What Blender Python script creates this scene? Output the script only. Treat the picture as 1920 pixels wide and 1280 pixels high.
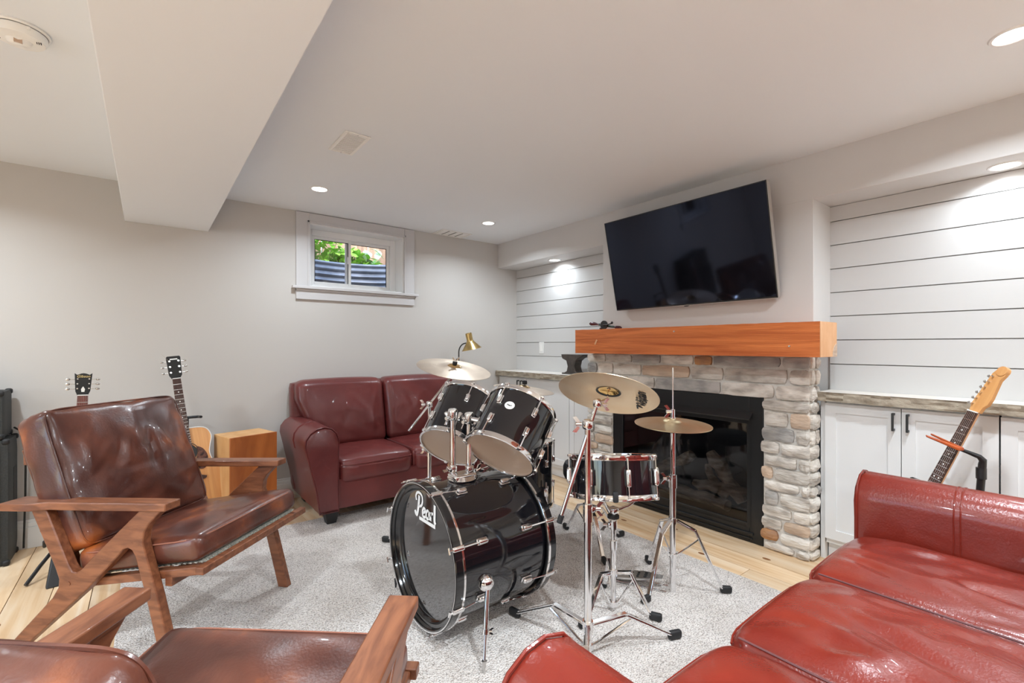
import bpy, bmesh, math, random
from mathutils import Vector, Matrix, noise, Quaternion
random.seed(7)
for o in list(bpy.data.objects): bpy.data.objects.remove(o, do_unlink=True)
S = bpy.context.scene
COL = S.collection
PI = math.pi
V = Vector
# ---------------------------------------------------------------- camera, world, exposure
cam_d = bpy.data.cameras.new('camera'); cam = bpy.data.objects.new('camera', cam_d); COL.objects.link(cam)
YAW = math.radians(38.183)
cam.location = (0, 0, 1.19); cam.rotation_euler = (PI/2, 0, -YAW)
cam_d.sensor_width = 36; cam_d.lens = 871/1920*36; cam_d.shift_y = 8/1920; cam_d.clip_start = .02
S.camera = cam
S.view_settings.view_transform = 'Standard'; S.view_settings.look = 'None'
S.view_settings.gamma = 1; S.view_settings.use_curve_mapping = False
S.view_settings.exposure = 0.30
world = bpy.data.worlds.new('world'); S.world = world; world.use_nodes = True
_nt = world.node_tree; _bg = _nt.nodes['Background']
_sky = _nt.nodes.new('ShaderNodeTexSky'); _sky.sky_type = 'NISHITA'; _sky.sun_disc = False
_sky.sun_elevation = math.radians(50); _sky.sun_rotation = math.radians(200)
_nt.links.new(_sky.outputs[0], _bg.inputs[0]); _bg.inputs[1].default_value = 0.75
LAMP_W = 26.0     # full downlight watts; lamps in view run at a fraction
LAMP_COL = (.845, .95, 1.03)
# ---------------------------------------------------------------- materials
def _rgba(c): return (c[0], c[1], c[2], 1)
def srgb(r, g, b):
    f = lambda x: (x/255/12.92) if x/255 <= .04045 else ((x/255+.055)/1.055)**2.4
    return (f(r), f(g), f(b))
def pm(name, c1, c2=None, sc=4, st=(1, 1, 1), rough=.5, metal=0, bump=0, bsc=80, coat=0, spec=.5, rand=0,
       detail=4, dist=0.0, ramp=(.35, .65), world_pos=False, bst=(1, 1, 1), bdist=.01, sheen=0, wave=None, c3=None):
    m = bpy.data.materials.new(name); m.use_nodes = True; nt = m.node_tree; N = nt.nodes; Lk = nt.links
    b = N['Principled BSDF']
    b.inputs['Base Color'].default_value = _rgba(c1); b.inputs['Roughness'].default_value = rough
    b.inputs['Metallic'].default_value = metal; b.inputs['Coat Weight'].default_value = coat
    b.inputs['Coat Roughness'].default_value = .06
    b.inputs['Specular IOR Level'].default_value = spec
    if sheen: b.inputs['Sheen Weight'].default_value = sheen
    src = None
    if c2 or bump or rand:
        if world_pos: src = N.new('ShaderNodeNewGeometry').outputs['Position']
        else: src = N.new('ShaderNodeTexCoord').outputs['Object']
        oi = N.new('ShaderNodeObjectInfo')
        if rand:
            cm = N.new('ShaderNodeCombineXYZ'); mu = N.new('ShaderNodeMath'); mu.operation = 'MULTIPLY'; mu.inputs[1].default_value = 37
            Lk.new(oi.outputs['Random'], mu.inputs[0]); Lk.new(mu.outputs[0], cm.inputs[0]); Lk.new(mu.outputs[0], cm.inputs[1]); Lk.new(mu.outputs[0], cm.inputs[2])
            ad = N.new('ShaderNodeVectorMath'); ad.operation = 'ADD'; Lk.new(src, ad.inputs[0]); Lk.new(cm.outputs[0], ad.inputs[1]); src = ad.outputs[0]
    col = None
    if c2:
        mp = N.new('ShaderNodeMapping'); mp.inputs['Scale'].default_value = st; Lk.new(src, mp.inputs[0])
        if wave:
            nz = N.new('ShaderNodeTexWave'); nz.wave_type = wave; nz.inputs['Scale'].default_value = sc; nz.inputs['Distortion'].default_value = dist
            nz.inputs['Detail'].default_value = detail; nz.inputs['Detail Scale'].default_value = 0.75
            fac = nz.outputs['Fac']
        else:
            nz = N.new('ShaderNodeTexNoise'); nz.inputs['Scale'].default_value = sc; nz.inputs['Detail'].default_value = detail
            nz.inputs['Distortion'].default_value = dist; fac = nz.outputs['Fac']
        Lk.new(mp.outputs[0], nz.inputs['Vector'])
        cr = N.new('ShaderNodeValToRGB'); cr.color_ramp.elements[0].position = ramp[0]; cr.color_ramp.elements[1].position = ramp[1]
        cr.color_ramp.elements[0].color = _rgba(c1); cr.color_ramp.elements[1].color = _rgba(c2)
        if c3:
            e = cr.color_ramp.elements.new((ramp[0]+ramp[1])/2); e.color = _rgba(c3)
        Lk.new(fac, cr.inputs[0]); col = cr.outputs[0]
    if rand:
        hs = N.new('ShaderNodeHueSaturation')
        if col: Lk.new(col, hs.inputs['Color'])
        else: hs.inputs['Color'].default_value = _rgba(c1)
        mr = N.new('ShaderNodeMapRange'); mr.inputs['To Min'].default_value = 1-rand; mr.inputs['To Max'].default_value = 1+rand
        Lk.new(oi.outputs['Random'], mr.inputs[0]); Lk.new(mr.outputs[0], hs.inputs['Value']); col = hs.outputs[0]
    if col: Lk.new(col, b.inputs['Base Color'])
    if bump:
        mp2 = N.new('ShaderNodeMapping'); mp2.inputs['Scale'].default_value = bst; Lk.new(src, mp2.inputs[0])
        n2 = N.new('ShaderNodeTexNoise'); n2.inputs['Scale'].default_value = bsc; n2.inputs['Detail'].default_value = 3
        Lk.new(mp2.outputs[0], n2.inputs['Vector'])
        bp = N.new('ShaderNodeBump'); bp.inputs['Strength'].default_value = bump; bp.inputs['Distance'].default_value = bdist
        Lk.new(n2.outputs['Fac'], bp.inputs['Height']); Lk.new(bp.outputs[0], b.inputs['Normal'])
    return m
def emit(name, c, s):
    m = bpy.data.materials.new(name); m.use_nodes = True
    b = m.node_tree.nodes['Principled BSDF']; b.inputs['Base Color'].default_value = _rgba(c)
    b.inputs['Emission Color'].default_value = _rgba(c); b.inputs['Emission Strength'].default_value = s
    return m
def glassmat(name, tint=(1, 1, 1), refl=.06):
    m = bpy.data.materials.new(name); m.use_nodes = True; nt = m.node_tree; nt.nodes.clear()
    o = nt.nodes.new('ShaderNodeOutputMaterial'); t = nt.nodes.new('ShaderNodeBsdfTransparent'); g = nt.nodes.new('ShaderNodeBsdfGlossy')
    g.inputs['Roughness'].default_value = .03; t.inputs[0].default_value = _rgba(tint)
    f = nt.nodes.new('ShaderNodeFresnel'); f.inputs[0].default_value = 1.45
    x = nt.nodes.new('ShaderNodeMixShader'); nt.links.new(f.outputs[0], x.inputs[0]); nt.links.new(t.outputs[0], x.inputs[1]); nt.links.new(g.outputs[0], x.inputs[2])
    nt.links.new(x.outputs[0], o.inputs[0]); return m
M = {}
M['wall'] = pm('wall_paint', (.585, .558, .532), rough=.75, bump=.05, bsc=300, bdist=.002)
M['wallB'] = pm('breast_paint', (.65, .63, .615), rough=.7)
M['ceil'] = pm('ceiling_paint', (.84, .865, .895), rough=.8)
M['white'] = pm('white_paint', (.80, .79, .77), rough=.4)
M['ship'] = pm('shiplap_paint', (.60, .59, .582), rough=.45, rand=.015)
M['casing'] = pm('casing_paint', (.60, .585, .59), rough=.45)
M['cab'] = pm('cabinet_paint', (.80, .795, .79), rough=.38)
M['vinyl'] = pm('window_vinyl', (.85, .85, .85), rough=.35)
M['groove'] = pm('groove_shadow_board', (.35, .34, .33), rough=.9)
M['plank'] = pm('ash_plank', srgb(232, 210, 182), srgb(200, 158, 112), sc=2.2, st=(9, .55, 1), rough=.42, rand=.13, detail=6, dist=.9, ramp=(.3, .75), bump=.08, bsc=30, bst=(12, .6, 1), bdist=.003, world_pos=True, c3=srgb(222, 190, 152))
M['knot'] = pm('knot_wood', srgb(140, 92, 54), rough=.6)
M['sub'] = pm('subfloor', (.12, .08, .05), rough=.9)
def carpet():
    m = pm('loop_pile', srgb(206, 196, 188), rough=1.0, spec=.1)
    nt = m.node_tree; N = nt.nodes; Lk = nt.links; b = N['Principled BSDF']
    tc = N.new('ShaderNodeTexCoord'); mp = N.new('ShaderNodeMapping'); mp.inputs['Scale'].default_value = (1, 1.6, 1); mp.inputs['Rotation'].default_value = (0, 0, .1)
    Lk.new(tc.outputs['Object'], mp.inputs[0])
    vo = N.new('ShaderNodeTexVoronoi'); vo.inputs['Scale'].default_value = 120; Lk.new(mp.outputs[0], vo.inputs['Vector'])
    nz = N.new('ShaderNodeTexNoise'); nz.inputs['Scale'].default_value = 230; nz.inputs['Detail'].default_value = 2; Lk.new(tc.outputs['Object'], nz.inputs['Vector'])
    cr = N.new('ShaderNodeValToRGB'); cr.color_ramp.elements[0].position = .28; cr.color_ramp.elements[1].position = .45
    cr.color_ramp.elements[0].color = _rgba(srgb(128, 117, 109)); cr.color_ramp.elements[1].color = _rgba(srgb(238, 231, 226))
    Lk.new(nz.outputs['Fac'], cr.inputs[0])
    n3 = N.new('ShaderNodeTexNoise'); n3.inputs['Scale'].default_value = 2.5; n3.inputs['Detail'].default_value = 3; Lk.new(tc.outputs['Object'], n3.inputs['Vector'])
    c3 = N.new('ShaderNodeValToRGB'); c3.color_ramp.elements[0].color = (.84, .82, .80, 1); c3.color_ramp.elements[1].color = (1.0, 1.0, 1.0, 1)
    c3.color_ramp.elements[0].position = .35; c3.color_ramp.elements[1].position = .6
    Lk.new(n3.outputs['Fac'], c3.inputs[0])
    mx = N.new('ShaderNodeMix'); mx.data_type = 'RGBA'; mx.blend_type = 'MULTIPLY'; mx.inputs[0].default_value = 1
    Lk.new(cr.outputs[0], mx.inputs[6]); Lk.new(c3.outputs[0], mx.inputs[7])
    c4 = N.new('ShaderNodeValToRGB'); c4.color_ramp.elements[0].position = .42; c4.color_ramp.elements[1].position = .80
    c4.color_ramp.elements[0].color = (1, 1, 1, 1); c4.color_ramp.elements[1].color = (.66, .63, .61, 1); Lk.new(vo.outputs['Distance'], c4.inputs[0])
    m4 = N.new('ShaderNodeMix'); m4.data_type = 'RGBA'; m4.blend_type = 'MULTIPLY'; m4.inputs[0].default_value = 1
    Lk.new(mx.outputs[2], m4.inputs[6]); Lk.new(c4.outputs[0], m4.inputs[7]); Lk.new(m4.outputs[2], b.inputs['Base Color'])
    iv = N.new('ShaderNodeMath'); iv.operation = 'SUBTRACT'; iv.inputs[0].default_value = 1; Lk.new(vo.outputs['Distance'], iv.inputs[1])
    bp = N.new('ShaderNodeBump'); bp.inputs['Strength'].default_value = .9; bp.inputs['Distance'].default_value = .006
    Lk.new(iv.outputs[0], bp.inputs['Height']); Lk.new(bp.outputs[0], b.inputs['Normal'])
    return m
M['carpet'] = carpet()
def leather(name, c1, c2, sc, rough, bump=.25, coat=.15, ramp=(.35, .7), c3=None):
    return pm(name, c1, c2, sc=sc, rough=rough, bump=bump, bsc=140, bdist=.002, coat=coat, ramp=ramp, detail=5, spec=.5, c3=c3)
M['burg'] = leather('burgundy_leather', srgb(92, 36, 35), srgb(110, 46, 43), 4, .36)
M['red'] = leather('red_brown_leather', srgb(116, 36, 26), srgb(136, 48, 35), 4, .27, bump=.45, coat=.3)
M['cognac'] = leather('cognac_leather', srgb(74, 38, 30), srgb(172, 94, 44), 4.5, .30, coat=.3, ramp=(.42, .72), c3=srgb(104, 58, 44))
M['thread'] = pm('stitching', srgb(150, 95, 75), rough=.7)
M['thread2'] = pm('gap_stitching', srgb(105, 62, 62), rough=.7)
M['walnut'] = pm('walnut_frame', srgb(104, 58, 36), srgb(142, 88, 58), sc=3, st=(3, 14, 14), rough=.4, detail=5, dist=.6, coat=.12)
M['web'] = pm('woven_webbing', srgb(200, 200, 190), srgb(120, 118, 108), sc=120, st=(1, 3, 1), rough=.8)
M['foot'] = pm('black_foot', (.015, .015, .015), rough=.5)
M['mantel'] = pm('cedar_beam', srgb(172, 80, 28), srgb(226, 130, 66), sc=2.0, st=(1, .55, 11), rough=.55, detail=6, dist=1.4, bump=.35, bsc=22, bst=(1, .6, 10), bdist=.006, ramp=(.3, .7))
M['mantelend'] = pm('cedar_end_grain', srgb(226, 178, 135), srgb(206, 150, 105), sc=5, st=(2, 1, 1), rough=.65, detail=5)
M['cajon'] = pm('plywood_box', srgb(146, 76, 30), srgb(176, 100, 46), sc=3, st=(3, 3, .7), rough=.45, detail=6, dist=1.2)
M['cajonend'] = pm('plywood_light', srgb(218, 172, 118), srgb(200, 146, 92), sc=4, st=(3, 3, .8), rough=.5, detail=4)
M['mortar'] = pm('mortar', srgb(228, 223, 216), srgb(214, 208, 200), sc=30, rough=.95, bump=.4, bsc=90, bdist=.004)
def stone():
    m = pm('ledge_stone', (.4, .38, .35), srgb(150, 142, 134), sc=9, st=(1, 1, 2.2), rough=.9, bump=.8, bsc=26, bst=(1, .7, 2.4), bdist=.012, rand=.16, detail=7, ramp=(.3, .72), dist=.4)
    cr = [n for n in m.node_tree.nodes if n.type == 'VALTORGB'][0].color_ramp
    cr.elements[0].color = _rgba(srgb(168, 158, 148)); cr.elements[1].color = _rgba(srgb(238, 232, 223))
    e = cr.elements.new(.5); e.color = _rgba(srgb(215, 206, 195))
    return m
M['stone'] = stone()
M['stone_t'] = pm('tan_stone', srgb(214, 188, 164), srgb(186, 162, 142), sc=9, st=(1, 1, 2), rough=.9, bump=.7, bsc=26, bst=(1, .7, 2.4), bdist=.01, rand=.08, detail=6)
M['stone_r'] = pm('rust_stone', srgb(196, 142, 90), srgb(164, 124, 96), sc=9, st=(1, 1, 2), rough=.9, bump=.7, bsc=26, bst=(1, .7, 2.4), bdist=.01, rand=.1, detail=6)
M['stone_d'] = pm('grey_stone', srgb(150, 146, 142), srgb(194, 188, 182), sc=9, st=(1, 1, 2), rough=.9, bump=.7, bsc=26, bst=(1, .7, 2.4), bdist=.01, rand=.1, detail=6)
M['slab'] = pm('rough_slab_edge', srgb(178, 166, 148), srgb(140, 127, 110), sc=14, st=(1, 1, 2.4), rough=.8, bump=.7, bsc=40, bdist=.01, detail=7)
M['slabtop'] = pm('slab_top', srgb(226, 220, 212), srgb(212, 204, 195), sc=6, rough=.45)
M['iron'] = pm('black_iron', (.018, .019, .02), rough=.45)
M['fbox'] = pm('firebox_black', (.012, .013, .014), rough=.32)
M['fglass'] = glassmat('fire_glass', (.72, .73, .75))
M['log'] = pm('ceramic_log', srgb(120, 98, 80), srgb(186, 162, 138), sc=9, st=(1, 1, 4), rough=.9, bump=.6, bsc=25)
M['glass'] = glassmat('window_glass')
M['screen'] = pm('tv_screen', (.005, .005, .007), rough=.06, spec=.5)
M['screen'].node_tree.nodes['Principled BSDF'].inputs['Specular Tint'].default_value = (.55, .65, 1, 1)   # blue anti-glare coating
M['bezel'] = pm('tv_bezel', (.012, .012, .013), rough=.35)
M['silver'] = pm('silver_trim', (.6, .57, .54), rough=.35, metal=.8)
M['chrome'] = pm('chrome', (.86, .86, .87), rough=.08, metal=1)
M['steel'] = pm('dull_steel', (.62, .61, .60), rough=.28, metal=1)
M['lacquer'] = pm('black_lacquer', (.006, .006, .008), rough=.06, coat=.6)
M['hoopblk'] = pm('black_hoop', (.008, .008, .009), rough=.12, coat=.5)
M['headblk'] = pm('ebony_head', (.012, .012, .013), rough=.07, coat=1.0, spec=1.0)
M['headclr'] = pm('clear_head', srgb(196, 168, 146), rough=.2)
M['headwht'] = pm('coated_head', srgb(225, 220, 212), rough=.6)
M['rubber'] = pm('rubber', (.012, .012, .013), rough=.6)
M['felt'] = pm('felt', (.02, .02, .022), rough=.95)
def cym(name, c1, c2, rough):
    m = pm(name, c1, c2, sc=3.5, rough=rough, metal=1, detail=5, dist=1.2)
    nt = m.node_tree; N = nt.nodes; Lk = nt.links; b = N['Principled BSDF']
    tc = N.new('ShaderNodeTexCoord'); w = N.new('ShaderNodeTexWave'); w.wave_type = 'RINGS'; w.rings_direction = 'Z'
    w.inputs['Scale'].default_value = 55; w.inputs['Distortion'].default_value = .6; Lk.new(tc.outputs['Object'], w.inputs['Vector'])
    bp = N.new('ShaderNodeBump'); bp.inputs['Strength'].default_value = .22; bp.inputs['Distance'].default_value = .002
    Lk.new(w.outputs['Fac'], bp.inputs['Height']); Lk.new(bp.outputs[0], b.inputs['Normal']); return m
M['cymbal'] = cym('bronze', (.86, .63, .40), (.94, .77, .57), .34)
M['cymbal2'] = cym('bronze_pale', (.62, .50, .40), (.74, .62, .50), .34)
M['cymbal3'] = cym('bronze_yellow', (.84, .68, .40), (.95, .85, .62), .36)
M['bell'] = pm('bronze_bell', (.80, .52, .20), rough=.16, metal=1)
M['ink'] = pm('black_ink', (.012, .012, .012), rough=.6)
M['whiteink'] = pm('white_print', (.85, .85, .85), rough=.5)
M['goldink'] = pm('gold_print', (.75, .58, .25), rough=.4)
M['brass'] = pm('aged_brass', (.62, .44, .18), (.42, .29, .12), sc=12, rough=.28, metal=1)
M['neckblk'] = pm('dark_pole', (.02, .018, .016), rough=.4)
M['spruce'] = pm('spruce_top', srgb(222, 164, 104), srgb(206, 144, 88), sc=3, st=(16, .6, 1), rough=.28, coat=.4)
M['side'] = pm('mahogany_side', srgb(96, 50, 28), rough=.35)
M['maple'] = pm('maple_neck', srgb(222, 168, 108), srgb(204, 146, 88), sc=3, st=(9, .6, 9), rough=.3, coat=.3)
M['rosew'] = pm('rosewood', srgb(58, 36, 30), srgb(78, 50, 40), sc=9, st=(6, .6, 1), rough=.4)
M['rosered'] = pm('red_rosewood', srgb(120, 62, 52), srgb(96, 48, 42), sc=9, st=(6, .6, 1), rough=.4)
M['tort'] = pm('tortoise_guard', srgb(36, 18, 16), srgb(110, 70, 58), sc=45, rough=.25)
M['dot'] = pm('pearl_inlay', (.82, .81, .78), rough=.25)
M['nickel'] = pm('nickel', (.7, .7, .69), rough=.2, metal=1)
M['greenblk'] = pm('dark_green_finish', (.003, .012, .011), rough=.1, coat=.5)
M['sunb'] = pm('cherry_finish', srgb(96, 32, 18), rough=.12, coat=.5)
M['standblk'] = pm('stand_black', (.016, .016, .017), rough=.42)
M['yoke'] = pm('stained_yoke', srgb(186, 86, 34), srgb(160, 70, 28), sc=6, st=(6, 1, 1), rough=.4)
M['tolex'] = pm('black_tolex', (.018, .02, .02), (.03, .033, .033), sc=160, rough=.62, bump=.6, bsc=220, bdist=.003)
M['grill'] = pm('amp_grille', (.03, .03, .03), rough=.9, bump=.6, bsc=160)
M['cable'] = pm('cable', (.01, .01, .01), rough=.5)
M['plastic'] = pm('white_plastic', srgb(244, 242, 238), rough=.4)
M['dark'] = pm('dark_slot', (.03, .03, .03), rough=.8)
M['anvil'] = pm('anvil_iron', srgb(62, 56, 52), srgb(84, 76, 70), sc=14, rough=.55, metal=.2, bump=.3)
M['maroon'] = pm('maroon_handle', srgb(74, 22, 34), rough=.25, coat=.4)
M['greenm'] = pm('green_cast', srgb(30, 62, 52), rough=.35)
M['fence'] = pm('cedar_fence', srgb(196, 158, 126), srgb(150, 116, 92), sc=3, st=(8, 8, .5), rough=.85, rand=.16, detail=6)
M['fencer'] = pm('fence_rail', srgb(140, 108, 88), rough=.85)
M['galv'] = pm('galvanized_steel', (.17, .20, .23), (.34, .38, .42), sc=6, rough=.42, metal=.35)
M['leaf'] = pm('leaf', srgb(126, 190, 50), srgb(176, 214, 84), sc=8, rough=.55, rand=.1)
M['leafp'] = pm('pale_leaf', srgb(176, 204, 150), srgb(206, 222, 186), sc=8, rough=.55)
M['stem'] = pm('stem', srgb(110, 130, 60), rough=.7)
M['soil'] = pm('soil', (.14, .10, .07), (.2, .15, .1), sc=12, rough=1)
M['lens'] = emit('lamp_lens', (1.0, .97, .93), 9.0)
M['baffle'] = pm('lamp_trim', (.86, .85, .84), rough=.4)
# ---------------------------------------------------------------- mesh builder
def basis(z, x=None):
    z = V(z).normalized(); x = V(x) if x is not None else (V((1, 0, 0)) if abs(z.x) < .9 else V((0, 1, 0)))
    y = z.cross(x).normalized(); x = y.cross(z).normalized()
    return Matrix(((x.x, y.x, z.x), (x.y, y.y, z.y), (x.z, y.z, z.z)))
def frame(loc, z, x=None):
    m = basis(z, x).to_4x4(); m.translation = V(loc); return m
class MB:
    def __init__(s): s.v = []; s.f = []
    def add(s, vs, fs, T=None):
        b = len(s.v)
        s.v += [tuple(T @ V(p)) if T else tuple(p) for p in vs]
        s.f += [tuple(i+b for i in f) for f in fs]; return s
    def box(s, c, d, T=None, R=None):
        hx, hy, hz = d[0]/2, d[1]/2, d[2]/2
        vs = [V((x, y, z)) for x in (-hx, hx) for y in (-hy, hy) for z in (-hz, hz)]
        if R is not None: vs = [R @ p for p in vs]
        vs = [p+V(c) for p in vs]
        return s.add(vs, [(0, 1, 3, 2), (4, 6, 7, 5), (0, 4, 5, 1), (2, 3, 7, 6), (0, 2, 6, 4), (1, 5, 7, 3)], T)
    def bb(s, x0, x1, y0, y1, z0, z1, T=None):
        return s.box(((x0+x1)/2, (y0+y1)/2, (z0+z1)/2), (x1-x0, y1-y0, z1-z0), T)
    def cyl(s, p0, p1, r0, r1=None, n=12, cap=True, T=None):
        p0 = V(p0); p1 = V(p1); r1 = r0 if r1 is None else r1; B = basis(p1-p0)
        vs = []
        for p, r in ((p0, r0), (p1, r1)):
            for i in range(n):
                a = 2*PI*i/n; vs.append(p+B @ V((r*math.cos(a), r*math.sin(a), 0)))
        fs = [(i, (i+1) % n, n+(i+1) % n, n+i) for i in range(n)]
        if cap: fs += [tuple(range(n))[::-1], tuple(range(n, 2*n))]
        return s.add(vs, fs, T)
    def tube(s, pts, r, n=8, closed=False, T=None):
        pts = [V(p) for p in pts]; k = len(pts); vs = []; up = None
        rs = r if isinstance(r, (list, tuple)) else [r]*k
        for i, p in enumerate(pts):
            if closed: t = pts[(i+1) % k]-pts[i-1]
            else: t = pts[min(i+1, k-1)]-pts[max(i-1, 0)]
            t.normalize()
            if up is None: B = basis(t); up = B.col[0].copy()
            x = (up-t*up.dot(t)); x = x.normalized() if x.length > 1e-6 else basis(t).col[0]
            y = t.cross(x); up = x
            for j in range(n):
                a = 2*PI*j/n; vs.append(p+x*rs[i]*math.cos(a)+y*rs[i]*math.sin(a))
        fs = []
        for i in range(k if closed else k-1):
            a = i*n; b = ((i+1) % k)*n
            fs += [(a+j, a+(j+1) % n, b+(j+1) % n, b+j) for j in range(n)]
        if not closed: fs += [tuple(range(n))[::-1], tuple(range((k-1)*n, k*n))]
        return s.add(vs, fs, T)
    def lathe(s, prof, n=32, T=None, loop=False, cap=False):
        k = len(prof); vs = []
        for (r, z) in prof:
            for i in range(n):
                a = 2*PI*i/n; vs.append((r*math.cos(a), r*math.sin(a), z))
        fs = []
        for j in range(k if loop else k-1):
            a = j*n; b = ((j+1) % k)*n
            fs += [(a+i, a+(i+1) % n, b+(i+1) % n, b+i) for i in range(n)]
        if cap: fs += [tuple(range(n))[::-1], tuple(range((k-1)*n, k*n))]
        return s.add(vs, fs, T)
    def prism(s, poly, t0, t1, T=None):
        n = len(poly); vs = [(x, y, t0) for x, y in poly]+[(x, y, t1) for x, y in poly]
        fs = [tuple(range(n))[::-1], tuple(range(n, 2*n))]+[(i, (i+1) % n, n+(i+1) % n, n+i) for i in range(n)]
        return s.add(vs, fs, T)
    def ell(s, c, r, nu=16, nv=10, T=None, R=None):
        vs = []; fs = []
        for j in range(nv+1):
            p = -PI/2+PI*j/nv
            for i in range(nu):
                a = 2*PI*i/nu; q = V((r[0]*math.cos(p)*math.cos(a), r[1]*math.cos(p)*math.sin(a), r[2]*math.sin(p)))
                if R is not None: q = R @ q
                vs.append(q+V(c))
        for j in range(nv):
            for i in range(nu): fs.append((j*nu+i, j*nu+(i+1) % nu, (j+1)*nu+(i+1) % nu, (j+1)*nu+i))
        return s.add(vs, fs, T)
    def soft(s, c, d, r, n=(12, 12, 6), fn=None, T=None, R=None):
        """rounded box whose surface fn(p, unit) may displace"""
        h = V(d)/2; idx = {}; vs = []; fs = []
        def par(i, N, hh):
            t = -1+2*i/N
            t = math.copysign(1-(1-abs(t))**1.35, t); return t*hh
        def vert(i, j, k):
            key = (i, j, k)
            if key in idx: return idx[key]
            p = V((par(i, n[0], h.x), par(j, n[1], h.y), par(k, n[2], h.z)))
            q = V([max(-h[a]+r, min(h[a]-r, p[a])) for a in range(3)])
            e = p-q
            if e.length > 1e-9: e.normalize()
            q = q+e*r
            if fn: q = fn(q, V((p.x/h.x, p.y/h.y, p.z/h.z)), e)
            if R is not None: q = R @ q
            idx[key] = len(vs); vs.append(q+V(c)); return idx[key]
        N = n
        for k in (0, N[2]):
            for i in range(N[0]):
                for j in range(N[1]):
                    f = (vert(i, j, k), vert(i+1, j, k), vert(i+1, j+1, k), vert(i, j+1, k)); fs.append(f if k else f[::-1])
        for j in (0, N[1]):
            for i in range(N[0]):
                for k in range(N[2]):
                    f = (vert(i, j, k), vert(i+1, j, k), vert(i+1, j, k+1), vert(i, j, k+1)); fs.append(f[::-1] if j else f)
        for i in (0, N[0]):
            for j in range(N[1]):
                for k in range(N[2]):
                    f = (vert(i, j, k), vert(i, j+1, k), vert(i, j+1, k+1), vert(i, j, k+1)); fs.append(f if i else f[::-1])
        return s.add(vs, fs, T)
    def mesh(s, name, ang=38):
        me = bpy.data.meshes.new(name); me.from_pydata(s.v, [], s.f)
        bm = bmesh.new(); bm.from_mesh(me); bmesh.ops.recalc_face_normals(bm, faces=bm.faces); bm.to_mesh(me); bm.free()
        me.shade_smooth(); me.set_sharp_from_angle(angle=math.radians(ang)); me.update(); return me
    def build(s, name, mat, parent=None, bevel=0, ang=38, seg=2):
        return ob(name, s.mesh(name, ang), mat, parent, bevel, seg)
def ob(name, me, mat, parent=None, bevel=0, seg=2):
    o = bpy.data.objects.new(name, me); COL.objects.link(o)
    if mat is not None:
        mm = M[mat] if isinstance(mat, str) else mat
        if not me.materials: me.materials.append(mm)
        elif me.materials[0] != mm:
            o.material_slots[0].link = 'OBJECT'; o.material_slots[0].material = mm
    if parent is not None: o.parent = parent
    if bevel:
        b = o.modifiers.new('bevel', 'BEVEL'); b.width = bevel; b.segments = seg; b.limit_method = 'ANGLE'; b.angle_limit = math.radians(35)
    return o
def tag(o, label=None, cat=None, group=None, kind=None):
    if label: o['label'] = label
    if cat: o['category'] = cat
    if group: o['group'] = group
    if kind: o['kind'] = kind
    return o
def thing(name, label, cat, loc=(0, 0, 0), rz=0, group=None, mat=None):
    o = bpy.data.objects.new(name, None); COL.objects.link(o); o.empty_display_size = .1
    if mat is not None: o.matrix_world = mat
    else: o.location = loc; o.rotation_euler = (0, 0, rz)
    return tag(o, label, cat, group)
def struct(name, mb, mat, parent=None, bevel=0):
    o = mb.build(name, mat, parent, bevel)
    if parent is None: o['kind'] = 'structure'
    return o
def text_mesh(txt, size, extrude=.0006, shear=0, offset=0, name='lettering'):
    cu = bpy.data.curves.new(name, 'FONT'); cu.body = txt; cu.size = size; cu.extrude = extrude; cu.shear = shear; cu.offset = offset
    cu.align_x = 'CENTER'; cu.align_y = 'CENTER'; cu.resolution_u = 4
    o = bpy.data.objects.new(name, cu); COL.objects.link(o)
    dg = bpy.context.evaluated_depsgraph_get(); dg.update()
    me = bpy.data.meshes.new_from_object(o.evaluated_get(dg)); bpy.data.objects.remove(o, do_unlink=True); me.name = name
    return me
# ================================================================ the room
XW, XS, XN = 2.89, 2.89, 3.157          # breast wall, soffit face, niche back
YA = 3.914; CE = 2.25; SO = 2.0         # window wall, ceiling, soffit underside
XL, YB = -3.4, -3.0                     # left wall, wall behind the camera
floor = struct('floor', MB().bb(XL, XN+.05, YB, YA, -.06, -.014), 'sub')
pw = .152; pl = 1.9
pmesh = MB().box((0, 0, -.007), (1, 1, .014)).mesh('plank'); pmesh.materials.append(M['plank'])
x = XL
while x < XN-.01:
    y = YB-random.random()*1.2; w = min(pw, XN-x)
    while y < YA:
        L = pl*random.uniform(.75, 1.15); y0 = max(y, YB); y1 = min(y+L, YA)
        if y1-y0 > .05:
            o = ob('plank', pmesh, None, floor); o.location = (x+w/2, (y0+y1)/2, random.uniform(-.0006, 0)); o.scale = (w-.0036, y1-y0-.003, 1)
        y += L
    x += pw
for kx, ky in ((2.56, 2.02), (2.70, 1.72), (2.5, 1.42), (2.72, 1.16), (-.33, 2.55), (2.62, 2.6), (.62, 3.55), (-.5, 2.9)):
    MB().lathe([(.0001, .0004), (.006, .0006), (.012, .0001)], 10, Matrix.Translation((kx, ky, .0004)) @ Matrix.Scale(1.9, 4, (0, 1, 0))).build('knot', 'knot', floor)
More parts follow.
